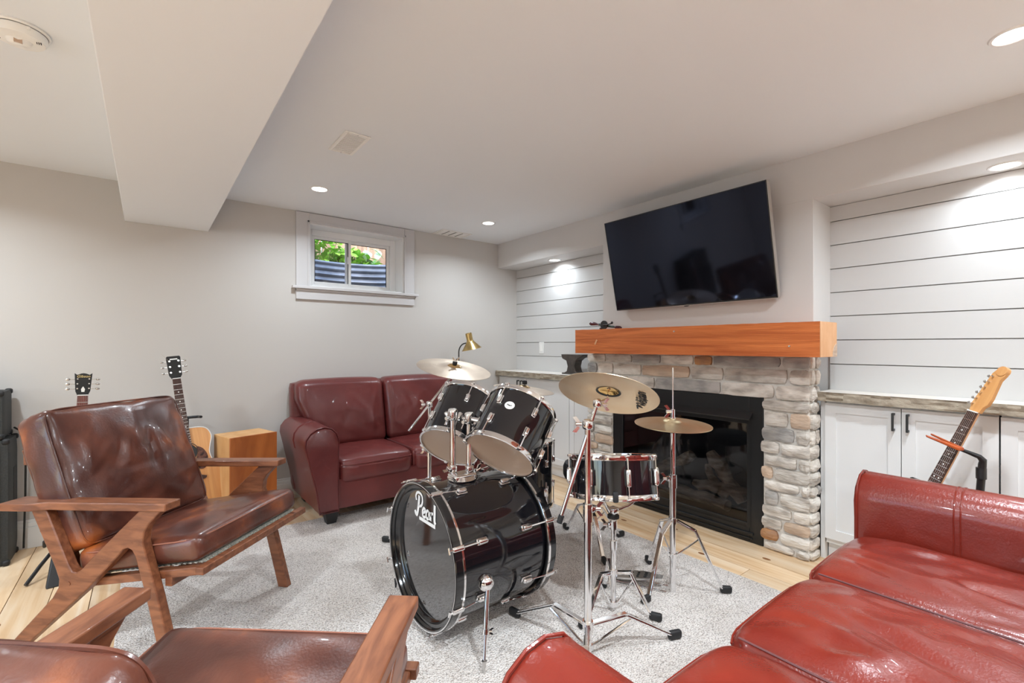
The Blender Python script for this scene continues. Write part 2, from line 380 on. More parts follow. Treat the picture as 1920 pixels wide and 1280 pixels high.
# ---- window wall with two openings
WINS = [(1.016, 1.83, 1.662, 2.172), (-2.0, -1.19, 1.38, 1.905)]
WT = .22
def wall_with_holes(x0, x1, z0, z1, holes):
    m = MB(); cur = x0
    for (a, b, c, d) in sorted(holes):
        m.bb(cur, a, YA, YA+WT, z0, z1); m.bb(a, b, YA, YA+WT, z0, c); m.bb(a, b, YA, YA+WT, d, z1); cur = b
    m.bb(cur, x1, YA, YA+WT, z0, z1); return m
wall_back = struct('wall_back', wall_with_holes(XL-.1, XN+.25, -.06, CE+.1, WINS), 'wall')
DY0, DY1, DZ = .35, 2.35, 2.03
struct('wall_left', MB().bb(XL-.1, XL, YB, DY0, -.06, CE+.1).bb(XL-.1, XL, DY1, YA, -.06, CE+.1).bb(XL-.1, XL, DY0, DY1, DZ, CE+.1), 'wall')
_d = MB()
for (a, b) in ((DY0, DY0+.05), (DY1-.05, DY1), ((DY0+DY1)/2-.04, (DY0+DY1)/2+.04)): _d.bb(XL-.09, XL-.02, a, b, 0, DZ)
_d.bb(XL-.09, XL-.02, DY0, DY1, DZ-.06, DZ).bb(XL-.09, XL-.02, DY0, DY1, 0, .07)
door_1 = struct('door_1', _d, 'vinyl')
for (a, b) in ((DY0+.05, (DY0+DY1)/2-.04), ((DY0+DY1)/2+.04, DY1-.05)): MB().bb(XL-.06, XL-.055, a, b, .07, DZ-.06).build('pane', 'glass', door_1)
MB().bb(XL-.02, XL+.015, (DY0+DY1)/2-.03, (DY0+DY1)/2-.012, .9, 1.15).build('handle', 'vinyl', door_1)
tag(MB().bb(-12, XL-.1, -6, 12, -.2, -.08).build('patio', 'slabtop'), 'pale paving outside the glass door', 'paving', kind='structure')
struct('wall_front', MB().bb(XL-.1, XN+.25, YB-.1, YB, -.06, CE+.1), 'wall')
ceiling = struct('ceiling', MB().bb(XL-.1, XN+.25, YB-.1, YA, CE, CE+.1), 'ceil')
MB().bb(-.112, .344, YB, YA, 1.997, CE+.01).build('bulkhead', 'ceil', ceiling, bevel=.004)
wr = struct('wall_right', MB().bb(XN, XN+.15, YB, YA, -.06, CE), 'wallB')
MB().bb(XS, XN+.02, YB, YA, SO, CE+.01).build('soffit', 'wallB', wr, bevel=.003)
MB().bb(XW, XN+.02, .985, 2.489, 1.20, SO+.002).build('chimney_breast', 'wallB', wr, bevel=.003)
MB().bb(3.0, XN+.02, 1.06, 2.45, 0, .02).bb(3.0, XN+.02, 1.06, 1.2, 0, 1.21).bb(3.0, XN+.02, 2.40, 2.45, 0, 1.21).build('breast_core', 'groove', wr)
zs = [.93, 1.084, 1.2235, 1.361, 1.4985, 1.636, 1.7735, 1.911, SO]
for (ya, yb) in ((-1.6, .985), (2.489, YA)):
    MB().bb(XN-.006, XN, ya, yb, .9, SO).build('groove_backing', 'groove', wr)
    bm_ = MB().box((0, 0, 0), (1, 1, 1)).mesh('shiplap_board'); bm_.materials.append(M['ship'])
    for i in range(8):
        o = ob('shiplap_board', bm_, None, wr, bevel=.0015, seg=1); a, b = zs[i], zs[i+1]
        o.location = (XN-.010, (ya+yb)/2, (a+b)/2); o.scale = (.014, yb-ya, b-a-.0055)
# baseboards
def baseboard(name, x0, x1):
    m = MB().bb(x0, x1, YA-.016, YA, 0, .125).bb(x0, x1, YA-.012, YA, .125, .15).bb(x0, x1, YA-.007, YA, .15, .165); struct(name, m, 'white', bevel=.002)
baseboard('baseboard_back', XL, 2.86)
# ---- windows
def window(name, X0, X1, Z0, Z1):
    fr = MB(); y0, y1 = YA+.15, YA+.205
    def rail(a, b, c, d, m=fr, ya=y0, yb=y1): m.bb(a, b, ya, yb, c, d)
    jm = MB().bb(X0, X0+.012, YA, y1, Z0, Z1).bb(X1-.012, X1, YA, y1, Z0, Z1).bb(X0+.012, X1-.012, YA, y1, Z1-.012, Z1).bb(X0+.012, X1-.012, YA, y1, Z0, Z0+.012)
    root = jm.build(name, 'vinyl', None); root['kind'] = 'structure'
    a, b, c, d = X0+.012, X1-.012, Z0+.012, Z1-.012; w = .052
    rail(a, a+w, c, d); rail(b-w, b, c, d); rail(a+w, b-w, d-w, d); rail(a+w, b-w, c, c+w*.6)
    fr.build('window_frame', 'vinyl', root, bevel=.003)
    mid = a+.5*(b-a)-.035
    for (p, q, off) in ((a+w, mid+.022, .012), (mid-.022, b-w, .03)):
        sm = MB(); sw = .024; zt, zb = d-w, c+w*.6
        for r in ((p, p+sw, zb, zt), (q-sw, q, zb, zt), (p+sw, q-sw, zt-sw, zt), (p+sw, q-sw, zb, zb+sw)): sm.bb(r[0], r[1], y0+off, y0+off+.018, r[2], r[3])
        s_ = sm.build('sash', 'vinyl', root, bevel=.002)
        MB().bb(p+sw, q-sw, y0+off+.007, y0+off+.010, zb+sw, zt-sw).build('pane', 'glass', s_)
        gk = MB()
        for r in ((p+sw, p+sw+.005, zb+sw, zt-sw), (q-sw-.005, q-sw, zb+sw, zt-sw), (p+sw, q-sw, zt-sw-.005, zt-sw)): gk.bb(r[0], r[1], y0+off+.003, y0+off+.006, r[2], r[3])
        gk.build('gasket', 'dark', s_)
    MB().bb(mid-.012, mid-.002, y0+.0, y0+.012, Z0+.24, Z0+.30).build('latch', 'vinyl', root, bevel=.002)
    cw = .098
    MB().bb(X0-cw, X0, YA-.018, YA, Z0, CE-.004).build('casing', 'casing', root, bevel=.003)
    MB().bb(X1, X1+cw, YA-.018, YA, Z0, CE-.004).build('casing', 'casing', root, bevel=.003)
    MB().bb(X0, X1, YA-.018, YA, Z1-.004, CE-.004).build('casing', 'casing', root, bevel=.003)
    bead = MB()
    bead.bb(X0-.014, X0+.002, YA-.024, YA-.018, Z0, Z1+.012).bb(X1-.002, X1+.014, YA-.024, YA-.018, Z0, Z1+.012).bb(X0-.014, X1+.014, YA-.024, YA-.018, Z1-.004, Z1+.012)
    bead.build('casing_bead', 'casing', root, bevel=.002)
    MB().bb(X0-cw-.03, X1+cw+.03, YA-.045, YA+.15, Z0-.022, Z0).build('sill', 'casing', root, bevel=.003)
    MB().bb(X0-cw, X1+cw, YA-.018, YA, Z0-.105, Z0-.022).bb(X0-cw, X1+cw, YA-.030, YA, Z0-.038, Z0-.022).build('apron', 'casing', root, bevel=.003)
    return root
window('window_1', *WINS[0]); window('window_2', *WINS[1])
# ---- outside the windows
def well(cx, label):
    pts = []; R0 = .62
    m = MB(); n = 30; zz = [1.30+i*.0075 for i in range(98)]
    vs = []; fs = []
    for z in zz:
        dr = .009*math.sin(z*2*PI/.058)
        for i in range(n+1):
            a = PI*i/n; r = R0+dr
            vs.append((cx+r*1.12*math.cos(a), YA+WT+r*1.02*math.sin(a), z))
    k = n+1
    for j in range(len(zz)-1):
        for i in range(n): fs.append((j*k+i, j*k+i+1, (j+1)*k+i+1, (j+1)*k+i))
    o = m.add(vs, fs).build('window_well', 'galv'); sd = o.modifiers.new('thickness', 'SOLIDIFY'); sd.thickness = .004
    tag(o, label, 'window well')
    g = MB().lathe([(.001, 1.31), (R0*1.0, 1.31)], 40, Matrix.Translation((cx, YA+WT, 0))); 
    return o
well(1.50, 'curved corrugated steel window well outside the window above the far sofa'); well(-1.69, 'curved corrugated steel well outside the second window beyond the amplifiers')
tag(MB().bb(-6, 8, YA+WT, 4.16, 1.2, 1.31).bb(-6, 8, 4.84, 9, 1.85, 1.93).bb(-6, -2.5, 4.15, 4.84, 1.85, 1.93).bb(-.9, .72, 4.15, 4.84, 1.85, 1.93).bb(2.3, 8, 4.15, 4.84, 1.85, 1.93).bb(-6, 8, 4.14, 5.0, 1.2, 1.305).build('ground', 'soil'), 'garden soil outside the basement window', 'soil', kind='structure')
fence = thing('board_fence', 'weathered cedar board fence standing behind the plants outside the window', 'fence', (0, 5.75, 1.9))
fm = MB().box((0, 0, .9), (.136, .018, 1.8)).mesh('fence_board'); fm.materials.append(M['fence'])
for i in range(46):
    o = ob('fence_board', fm, None, fence); o.location = (-3.4+i*.142, random.uniform(-.004, .012)+(.02 if i % 2 else 0), 0)
MB().bb(-3.5, 3.2, .035, .075, .3, .39).bb(-3.5, 3.2, .035, .075, 1.4, 1.49).build('rail', 'fencer', fence)
def leafs(n, sp, h, size, mat, lab, loc, seed):
    rd = random.Random(seed); t = thing('garden_plant', lab, 'plant', loc); m = MB(); st = MB()
    for i in range(n):
        a = rd.random()*2*PI; r = sp*math.sqrt(rd.random()); z = h*rd.uniform(.25, 1)*(1-.35*r/sp); c = V((r*math.cos(a), r*math.sin(a)*.5, z)); s_ = size*rd.uniform(.6, 1.25)
        R = (Matrix.Rotation(rd.random()*6.28, 3, 'Z') @ Matrix.Rotation(rd.uniform(-.9, .9), 3, 'X') @ Matrix.Rotation(rd.uniform(-.5, .5), 3, 'Y'))
        P = [(0, -.9, 0), (.42, -.45, .1), (.5, .05, .12), (.28, .6, .04), (0, 1.1, -.12), (-.28, .6, .04), (-.5, .05, .12), (-.42, -.45, .1), (0, 0, 0)]
        m.add([c+R @ (V(p)*s_) for p in P], [(0, 1, 8), (1, 2, 8), (2, 3, 8), (3, 4, 8), (4, 5, 8), (5, 6, 8), (6, 7, 8), (7, 0, 8)])
        if i % 4 == 0: st.cyl((c.x*.3, c.y*.3, -.05), c, .004, .002, 5)
    o = m.build('leaves', mat, t); o['kind'] = 'stuff'; st.build('stems', 'stem', t)['kind'] = 'stuff'
leafs(190, .30, .50, .055, 'leaf', 'tall bright green leafy plant at the left of the window view', (1.42, 5.10, 1.93), 3)
leafs(170, .28, .36, .055, 'leaf', 'low bright green bushy plant in the middle of the window view', (1.80, 5.12, 1.93), 5)
leafs(26, .13, .44, .085, 'leafp', 'pale green plant with large leaves just right of the window mullion', (1.99, 5.14, 1.93), 8)
leafs(60, .2, .22, .045, 'leaf', 'small green plant low at the right of the window view', (2.30, 5.14, 1.93), 9)
leafs(90, .22, .34, .05, 'leaf', 'leafy plant outside the second window', (-1.9, 5.1, 1.93), 12)
# ---- ceiling fittings
def downlight(x, y, z, lab, power=LAMP_W):
    t = thing('recessed_light', lab, 'ceiling light', (x, y, z), group='recessed ceiling lights')
    MB().lathe([(.046, .0), (.046, -.002), (.050, -.005), (.058, -.004), (.061, 0)], 40).build('trim_ring', 'baffle', t)
    MB().lathe([(.0005, -.0025), (.046, -.0025)], 40).build('lens', 'lens', t)
    ld = bpy.data.lights.new('downlight', 'AREA'); ld.shape = 'DISK'; ld.size = .085; ld.energy = power; ld.color = LAMP_COL; ld.spread = math.radians(150)
    lo = bpy.data.objects.new('lamp_source', ld); COL.objects.link(lo); lo.location = (0, 0, -.007); lo.parent = t
downlight(.918, 3.273, CE, 'lit round recessed light in the ceiling in front of the window', LAMP_W*.3)
downlight(2.32, 3.28, CE, 'lit round recessed light in the ceiling near the far corner', LAMP_W*.3)
downlight(2.325, .19, CE, 'large lit round recessed light in the ceiling at the top right', LAMP_W*.5)
downlight(3.028, 3.2, SO, 'lit round recessed light in the soffit above the far shiplap niche', LAMP_W*.075)
downlight(3.035, .27, SO, 'lit round recessed light in the soffit above the near shiplap niche', LAMP_W*.075)
for (x, y) in ((.918, .19), (.918, -2.2), (2.32, -2.2), (-.95, .9), (-.95, -1.3), (-2.5, .9), (-2.5, 3.0), (-2.5, -1.3), (-.95, 3.1)):  # unseen lamps added, most run brighter than those in view for even light
    downlight(x, y, CE, 'added unseen recessed ceiling light that evens out the room light', LAMP_W*((.5 if x > -2 else .35) if y > 2.5 else 1))
def vent(x0, x1, y0, y1, n, lab, along='x'):
    t = thing('ceiling_vent', lab, 'vent', ((x0+x1)/2, (y0+y1)/2, CE)); w, d = (x1-x0)/2, (y1-y0)/2; b = .017
    MB().bb(-w, -w+b, -d, d, -.007, 0).bb(w-b, w, -d, d, -.007, 0).bb(-w+b, w-b, -d, -d+b, -.007, 0).bb(-w+b, w-b, d-b, d, -.007, 0).build('vent_frame', 'plastic', t, bevel=.003)
    MB().bb(-w+b, w-b, -d+b, d-b, -.0015, -.0005).build('vent_backing', 'dark', t)
    if along == 'x':
        sm = MB().box((0, 0, -.004), (2*(w-b), (2*(d-b))/n*.62, .0025)).mesh('slat'); sm.materials.append(M['plastic'])
        for i in range(n): o = ob('slat', sm, None, t); o.location = (0, -d+b+(i+.5)*2*(d-b)/n, 0)
    else:
        sm = MB().box((0, 0, -.004), (2*(w-b)/n*.8, 2*(d-b), .0025)).mesh('slat'); sm.materials.append(M['plastic'])
        for i in range(n): o = ob('slat', sm, None, t); o.location = (-w+b+(i+.5)*2*(w-b)/n, 0, 0)
    for sy in (-1, 1): MB().cyl((0, sy*(d-b*.5), -.0085), (0, sy*(d-b*.5), -.006), .0035, n=8).build('screw', 'steel', t)
vent(.768, .897, 2.298, 2.575, 17, 'white louvred vent in the ceiling between the beam and the television')
vent(2.108, 2.43, 3.70, 3.90, 4, 'flat white vent in the ceiling beside the window', 'y')
t = thing('smoke_detector', 'round off white smoke detector on the ceiling at the top left', 'smoke detector', (-.335, 2.245, CE))
MB().lathe([(.0005, 0), (.074, 0), (.076, -.006), (.074, -.009), (.070, -.010)], 48).build('mounting_ring', 'plastic', t)
MB().lathe([(.066, -.009), (.069, -.012), (.069, -.024), (.062, -.036), (.045, -.040), (.0005, -.041)], 48).build('body', 'plastic', t)
MB().lathe([(.0005, -.056), (.014, -.055), (.019, -.050), (.022, -.040)], 24, Matrix.Translation((.0, -.006, 0)) @ Matrix.Scale(1.5, 4, (1, 0, 0))).build('sensor_cap', 'plastic', t)
MB().box((.0, -.02, -.049), (.02, .012, .012)).build('sensor_window', 'headclr', t)
for i in range(3): MB().box((.044+i*.005, -.022, -.0385), (.002, .010, .004)).build('slot', 'dark', t)
for i in range(3): MB().box((-.052+i*.005, .012, -.0375), (.002, .010, .004)).build('slot', 'dark', t)
MB().box((.03, -.062, -.018), (.008, .012, .01)).build('clip', 'plastic', t)
# ================================================================ cabinets and counters
def door(parent, y0, y1, z0, z1, X, handle):
    m = MB(); st = .052; g = .002; y0 += g; y1 -= g
    m.bb(X, X+.018, y0, y0+st, z0, z1).bb(X, X+.018, y1-st, y1, z0, z1).bb(X, X+.018, y0+st, y1-st, z0, z0+st).bb(X, X+.018, y0+st, y1-st, z1-st, z1)
    m.bb(X+.0075, X+.018, y0+st, y1-st, z0+st, z1-st)
    d = m.build('door', 'cab', parent)
    if handle is not None:
        hz0, hz1 = z1-.112, z1-.022
        h = MB().bb(X-.030, X-.022, handle-.005, handle+.005, hz0, hz1).bb(X-.024, X, handle-.005, handle+.005, hz0, hz0+.011).bb(X-.024, X, handle-.005, handle+.005, hz1-.011, hz1)
        h.build('handle', 'iron', d, bevel=.0015)
def cabinet(lab, y0, y1, X, split, handles, kick=.09):
    t = thing('base_cabinet', lab, 'cabinet', (0, 0, 0))
    MB().bb(X+.02, XN-.02, y0+.003, y1-.003, kick, .884).build('body', 'cab', t)
    MB().bb(X+.055, XN-.02, y0+.003, y1-.003, .001, kick).build('toe_kick', 'cab', t)
    e = [y0]+split+[y1]
    for i in range(len(e)-1): door(t, e[i], e[i+1], kick+.03, .872, X, handles[i])
    return t
cabinet('white shaker base cabinet with two black handles right of the stone fireplace', .2835, .9615, 2.98, [.6255], [.598, .655])
cabinet('white shaker base cabinet at the right edge behind the electric guitar', -.41, .2815, 2.98, [-.064], [-.09, -.035])
MB_f = thing('cabinet_filler', 'narrow white filler strip between the stone fireplace and the right cabinet', 'filler'); MB().bb(2.992, 3.1, .9635, .984, .0, .884).build('strip', 'cab', MB_f)
cabinet('white shaker base cabinet with paired black handles in the far corner', 2.88, 3.905, 2.90, [3.55], [3.525, 3.575])
cabinet('narrow white base cabinet between the corner cabinet and the stone', 2.645, 2.878, 2.90, [], [None])
def slab(lab, y0, y1, X):
    rd = random.Random(int(X*100)); n = int((y1-y0)/.04); t = thing('countertop', lab, 'countertop')
    vs = []; fs = []; zz = (.885, .893, .906, .92, .930, .935)
    for i in range(n+1):
        y = y0+(y1-y0)*i/n
        for k, z in enumerate(zz):
            dx = rd.uniform(0, .011) if 0 < k < 5 else rd.uniform(.002, .008)
            vs.append((X+dx, y, z+rd.uniform(-.002, .002)*(k == 0)))
    kz = len(zz)
    for i in range(n):
        for k in range(kz-1): fs.append((i*kz+k, (i+1)*kz+k, (i+1)*kz+k+1, i*kz+k+1))
    m = MB().add(vs, fs); m.bb(X+.01, X+.03, y0, y1, .886, .934); m.build('rough_edge', 'slab', t, ang=20)
    MB().bb(X+.014, XN-.018, y0, y1, .888, .9352).build('top', 'slabtop', t)
slab('pale stone countertop with a rough chipped edge on the right cabinets', -1.6, .983, 2.934)
slab('pale stone countertop with a rough chipped edge in the far corner', 2.64, 3.908, 2.852)
t = thing('light_switch', 'white rocker light switch on the shiplap above the far counter', 'switch', (XN-.018, 3.506, 1.168))
MB().bb(-.004, .002, -.036, .036, -.058, .058).build('switch_plate', 'white', t, bevel=.003); MB().bb(-.0075, -.003, -.016, .016, -.033, .033).build('rocker', 'plastic', t, bevel=.002)
# ================================================================ stone fireplace
FX = 2.862; FY0, FY1 = .99, 2.634; BY0, BY1, BZ = 1.249, 2.367, .878; FZ = 1.13
fp = thing('fireplace_surround', 'grey ledge stone fireplace surround with pale mortar joints', 'fireplace', (FX, (FY0+FY1)/2, 0))
OFF = V((FX, (FY0+FY1)/2, 0))
mm = MB().bb(FX+.012, 2.995, FY0+.012, BY0-.008, 0, FZ).bb(FX+.012, 2.995, BY1+.008, FY1-.012, 0, FZ).bb(FX+.012, 2.995, BY0-.008, BY1+.008, BZ+.006, FZ)
mm.v = [tuple(V(p)-OFF) for p in mm.v]; mm.build('mortar', 'mortar', fp)
rs = random.Random(21)
def stone_piece(a0, a1, z0, z1, mat, side=False, wrap=0):
    """front stone spans y a0..a1 ; side stone spans x a0..a1 on the face y=FY0"""
    nx, nz = 5, 4; g = .0072; a0 += g; a1 -= g; z0 += g*.8; z1 -= g*.8; pr = rs.uniform(.004, .016); vs = []; fs = []
    da = a1-a0; dz = z1-z0; c = .10
    for k in range(nz):
        for i in range(nx):
            s_, t_ = i/(nx-1), k/(nz-1)
            ex = (c*.05 if k in (0, nz-1) and i in (0, nx-1) else 0)
            A = a0+da*s_; Z = z0+dz*t_
            edge = i in (0, nx-1) or k in (0, nz-1)
            if k in (0, nz-1) and i in (0, nx-1): A += (.006 if i == 0 else -.006)*rs.uniform(.4, 1.6); Z += (.005 if k == 0 else -.005)*rs.uniform(.3, 1.4)
            else: Z += rs.uniform(-.003, .003); A += rs.uniform(-.004, .004)*(0 if i in (0, nx-1) else 1)
            d = pr*(.30 if edge else 1)+rs.uniform(-.003, .005)*(1 if not edge else .4)
            vs.append((A, -d, Z))
    n = nx*nz; loop = [i for i in range(nx)]+[nx*k+nx-1 for k in range(1, nz)]+[nx*(nz-1)+i for i in range(nx-2, -1, -1)]+[nx*k for k in range(nz-2, 0, -1)]
    for k in range(nz-1):
        for i in range(nx-1): fs.append((k*nx+i, k*nx+i+1, (k+1)*nx+i+1, (k+1)*nx+i))
    b = len(vs)
    for i in loop: vs.append((vs[i][0], .022, vs[i][2]))
    for j in range(len(loop)): fs.append((loop[j], loop[(j+1) % len(loop)], b+(j+1) % len(loop), b+j))
    if side: P = [V((p[0], FY0+p[1], p[2])) for p in vs]
    else: P = [V((FX+p[1], p[0], p[2])) for p in vs]
    MB().add([p-OFF for p in P], fs).build('stone', mat, fp, ang=25)
def pick(): 
    r = rs.random(); return 'stone_t' if r < .05 else ('stone_d' if r < .2 else 'stone')
rows = [0, .052, .123, .193, .264, .349, .41, .489, .56, .636, .721, .812, .878]
# right pier, row by row from the floor: fraction where it is split, special colours
spl = [.32, .0, .55, .35, .62, .2, .0, .25, .6, .3, .42, .0]
spl[0] = .3
for i in range(12):
    z0, z1 = rows[i], rows[i+1]
    w = BY0-FY0; ins = rs.uniform(-.016, .012)
    Y1 = BY0+ins
    mats = [pick(), pick()]
    if i == 1: spl_i = .62; mats = ['stone', 'stone_r']
    elif i == 6: spl_i = .74; mats = ['stone', 'stone_t']
    else: spl_i = spl[i]
    # y increases to the left in view: right stone FY0..ys, left stone ys..Y1
    if spl_i > 0:
        ys = FY0+w*(spl_i); stone_piece(FY0-.002, ys, z0, z1, mats[0]); stone_piece(ys, Y1, z0, z1, mats[1])
    else: stone_piece(FY0-.002, Y1, z0, z1, mats[0])
    # side return
    xs = FX+.012+rs.uniform(.05, .09)
    if i in (5, 9): stone_piece(FX+.004, xs, z0, z1, 'stone', True); stone_piece(xs, 2.992, z0, z1, pick(), True)
    else: stone_piece(FX+.004, 2.992, z0, z1, 'stone', True)
# left pier
for i in range(12):
    z0, z1 = rows[i], rows[i+1]; Y0 = BY1+rs.uniform(-.010, .014); ys = Y0+(FY1-Y0)*rs.choice((.3, .45, .55, .7, 0, 0))
    if ys > Y0+.02: stone_piece(Y0, ys, z0, z1, pick()); stone_piece(ys, FY1, z0, z1, pick())
    else: stone_piece(Y0, FY1, z0, z1, pick())
# lintel rows (bottom to top), y breaks measured from the photograph, left to right
def xs_to_y(px):
    r = (px-960)/871; dx = math.sin(YAW)+r*math.cos(YAW); dy = math.cos(YAW)-r*math.sin(YAW); return FX/dx*dy
lint = [(.878, .968, [1101, 1128, 1178, 1228, 1352, 1453, 1519], ['stone', 'stone', 'stone', 'stone_d', 'stone', 'stone']),
        (.968, 1.058, [1101, 1120, 1150, 1203, 1294, 1357, 1478, 1519], ['stone_d', 'stone', 'stone', 'stone_t', 'stone', 'stone', 'stone']),
        (1.058, FZ, [1101, 1136, 1185, 1239, 1301, 1336, 1465, 1519], ['stone', 'stone', 'stone_d', 'stone', 'stone_r', 'stone_d', 'stone_d'])]
for z0, z1, px, ms in lint:
    ys = [xs_to_y(p) for p in px]; ys[0] = FY1; ys[-1] = FY0-.002
    for i in range(len(ms)): stone_piece(ys[i+1], ys[i], z0, z1, ms[i])
    stone_piece(FX+.004, 2.925, z0, z1, 'stone', True); stone_piece(2.925, 2.992, z0, z1, 'stone', True)
# mantel beam
t = thing('mantel_beam', 'thick orange stained timber mantel above the stone fireplace', 'mantel', (2.66, 1.727, 1.132))
MX, MY0, MY1, MZ0, MZ1 = 2.66, .879, 2.575, 1.132, 1.314
vs = []; fs = []; rd = random.Random(4); n = 44
def ring(y):
    return [(0+rd.uniform(0, .003), y-1.727, .0), (0+rd.uniform(0, .002), y-1.727, .06), (0+rd.uniform(0, .002), y-1.727, .12), (0+rd.uniform(0, .003), y-1.727, .182+rd.uniform(-.001, .001)), (.226, y-1.727, .182), (.226, y-1.727, 0)]
for i in range(n+1): vs += ring(MY0+(MY1-MY0)*i/n)
for i in range(n):
    for k in range(6): fs.append((i*6+k, i*6+(k+1) % 6, (i+1)*6+(k+1) % 6, (i+1)*6+k))
fs.append(tuple(range(n*6, n*6+6))[::-1])
MB().add(vs, fs).build('beam', 'mantel', t, ang=30)
MB().bb(-.0005, .229, MY0-1.727-.004, MY0-1.727, 0, .181).build('end_grain', 'mantelend', t, bevel=.001)
arc = [(.226, .001), (.162, .001)]+[(.226-.064*math.cos(PI/2*i/8), .001+.068*math.sin(PI/2*i/8)) for i in range(1, 9)]
MB().prism([(a, b) for a, b in arc], -.006, -.004, Matrix(((1, 0, 0, 0), (0, 0, 1, MY0-1.727), (0, 1, 0, 0), (0, 0, 0, 1)))).build('end_patch', 'stone_t', t)
for yy, zz_ in ((1.70, .150), (1.02, .056)): MB().cyl((-.004, yy-1.727, zz_), (.002, yy-1.727, zz_), .005, n=10).build('nail_head', 'steel', t)
MB().box((-.0005, 2.36-1.727, .085), (.003, .012, .04), R=Matrix.Rotation(.5, 3, 'X')).build('knife_mark', 'mantelend', t)
# fireplace insert
t = thing('gas_fireplace', 'black gas fireplace insert with glass front and ceramic logs', 'fireplace insert', (0, 0, 0))
X0 = 2.872
MB().bb(X0, X0+.02, BY0-.004, BY0+.075, .0, BZ+.004).bb(X0, X0+.02, BY1-.075, BY1+.004, 0, BZ+.004).bb(X0, X0+.02, BY0+.075, BY1-.075, 0, .10).bb(X0, X0+.02, BY0+.075, BY1-.075, .775, BZ+.004).build('surround_frame', 'fbox', t, bevel=.003)
MB().bb(X0-.012, X0+.012, BY0+.05, BY1-.05, .045, .062).bb(X0-.008, X0+.012, BY0+.055, BY1-.055, .020, .030).build('bottom_trim', 'fbox', t, bevel=.002)
MB().add([(X0-.045, BY0+.055, .752), (X0-.045, BY1-.055, .752), (X0+.01, BY1-.055, .795), (X0+.01, BY0+.055, .795), (X0-.042, BY0+.055, .744), (X0-.042, BY1-.055, .744), (X0+.012, BY1-.055, .787), (X0+.012, BY0+.055, .787)],
         [(0, 1, 2, 3), (7, 6, 5, 4), (0, 4, 5, 1), (0, 3, 7, 4), (1, 5, 6, 2), (2, 6, 7, 3)]).build('heat_hood', 'iron', t)
f = MB(); a, b, c, d = BY0+.06, BY1-.06, .085, .745
f.bb(X0+.0, X0+.016, a, a+.03, c, d).bb(X0, X0+.016, b-.03, b, c, d).bb(X0, X0+.016, a+.03, b-.03, c, c+.03).bb(X0, X0+.016, a+.03, b-.03, d-.03, d).build('door_frame', 'fbox', t, bevel=.002)
MB().bb(X0+.008, X0+.011, a+.03, b-.03, c+.03, d-.03).build('glass_pane', 'fglass', t)
MB().bb(XN-.006, XN-.001, BY0+.02, BY1-.02, .03, BZ).bb(X0+.022, XN, BY0+.02, BY0+.025, .03, BZ).bb(X0+.022, XN, BY1-.025, BY1-.02, .03, BZ).bb(X0+.022, XN, BY0+.02, BY1-.02, .09, .10).bb(X0+.022, XN, BY0+.02, BY1-.02, BZ-.01, BZ).build('firebox', 'fbox', t)
def log(p0, p1, r):
    p0 = V(p0); p1 = V(p1); m = MB(); n = 8; pts = []; 
    for i in range(n): pts.append(p0.lerp(p1, i/(n-1))+V((rs.uniform(-.01, .01), rs.uniform(-.01, .01), rs.uniform(-.012, .012))))
    m.tube(pts, [r*rs.uniform(.8, 1.15)*(.75 if i in (0, n-1) else 1) for i in range(n)], 9); m.build('log', 'log', t)
log((2.98, 1.42, .18), (3.05, 1.66, .46), .042); log((3.0, 1.40, .26), (2.96, 1.74, .25), .035); log((3.05, 1.80, .42), (2.98, 2.16, .20), .040)
log((2.96, 1.5, .15), (3.06, 2.1, .14), .045); log((3.02, 1.68, .36), (2.97, 1.52, .2), .03)
# ================================================================ television
n_ = V((-.976, -.008, -.2163)).normalized(); w_, h_ = 1.152, .66
c_ = V((2.769, 1.728, 1.7855))
Tm = frame(c_, n_, V((0, -1, .005)))         # local x to the viewer's right, y up, z towards the room
t = thing('television', 'large black flat screen television tilted down from the wall above the mantel', 'television', mat=Tm)
MB().box((0, 0, -.018), (w_, h_, .024)).build('back_shell', 'bezel', t, bevel=.003)
MB().bb(-w_/2, w_/2, -h_/2, -h_/2+.008, -.006, .003).bb(-w_/2, -w_/2+.005, -h_/2, h_/2, -.006, .003).bb(w_/2-.005, w_/2, -h_/2, h_/2, -.006, .003).bb(-w_/2, w_/2, h_/2-.005, h_/2, -.006, .003).build('bezel', 'bezel', t)
MB().bb(-w_/2+.005, w_/2-.005, -h_/2+.008, h_/2-.005, -.005, .001).build('screen', 'screen', t)
MB().bb(-w_/2+.002, w_/2-.002, -h_/2-.004, -h_/2, -.030, .0005).bb(w_/2, w_/2+.004, -h_/2, h_/2, -.030, -.001).build('silver_edge', 'silver', t)
MB().bb(-.014, .014, -h_/2-.010, -h_/2-.003, -.02, .002).build('sensor_tab', 'bezel', t, bevel=.002)
wm = MB().bb(-.22, .22, -.12, .16, -.045, -.030); wm.build('wall_bracket', 'iron', t)
# ================================================================ things on the mantel and counter
t = thing('hand_drill', 'small vintage hand drill with maroon handle lying on the mantel', 'hand drill', (2.80, 2.378, 1.3145))
MB().tube([(0, .17, .052), (0, .155, .052), (0, .12, .05), (0, .085, .044), (0, .07, .042)], [.008, .016, .014, .008, .009], 12).build('handle', 'maroon', t)
MB().tube([(0, .07, .042), (0, .05, .036), (0, .03, .032), (0, -.06, .022), (0, -.09, .018)], [.008, .007, .010, .008, .007], 10).build('shaft', 'greenm', t)
MB().cyl((-.020, .01, .036), (-.010, .01, .036), .034, n=28).build('gear_wheel', 'iron', t)
MB().tube([(-.022, .012, .036), (-.026, -.03, .036), (-.028, -.075, .046)], .005, 8).ell((-.03, -.08, .050), (.010, .010, .010), 10, 8).build('crank', 'iron', t)
MB().tube([(0, -.085, .018), (0, -.10, .014), (0, -.135, .011), (0, -.145, .010)], [.009, .014, .013, .007], 12).build('chuck', 'maroon', t)
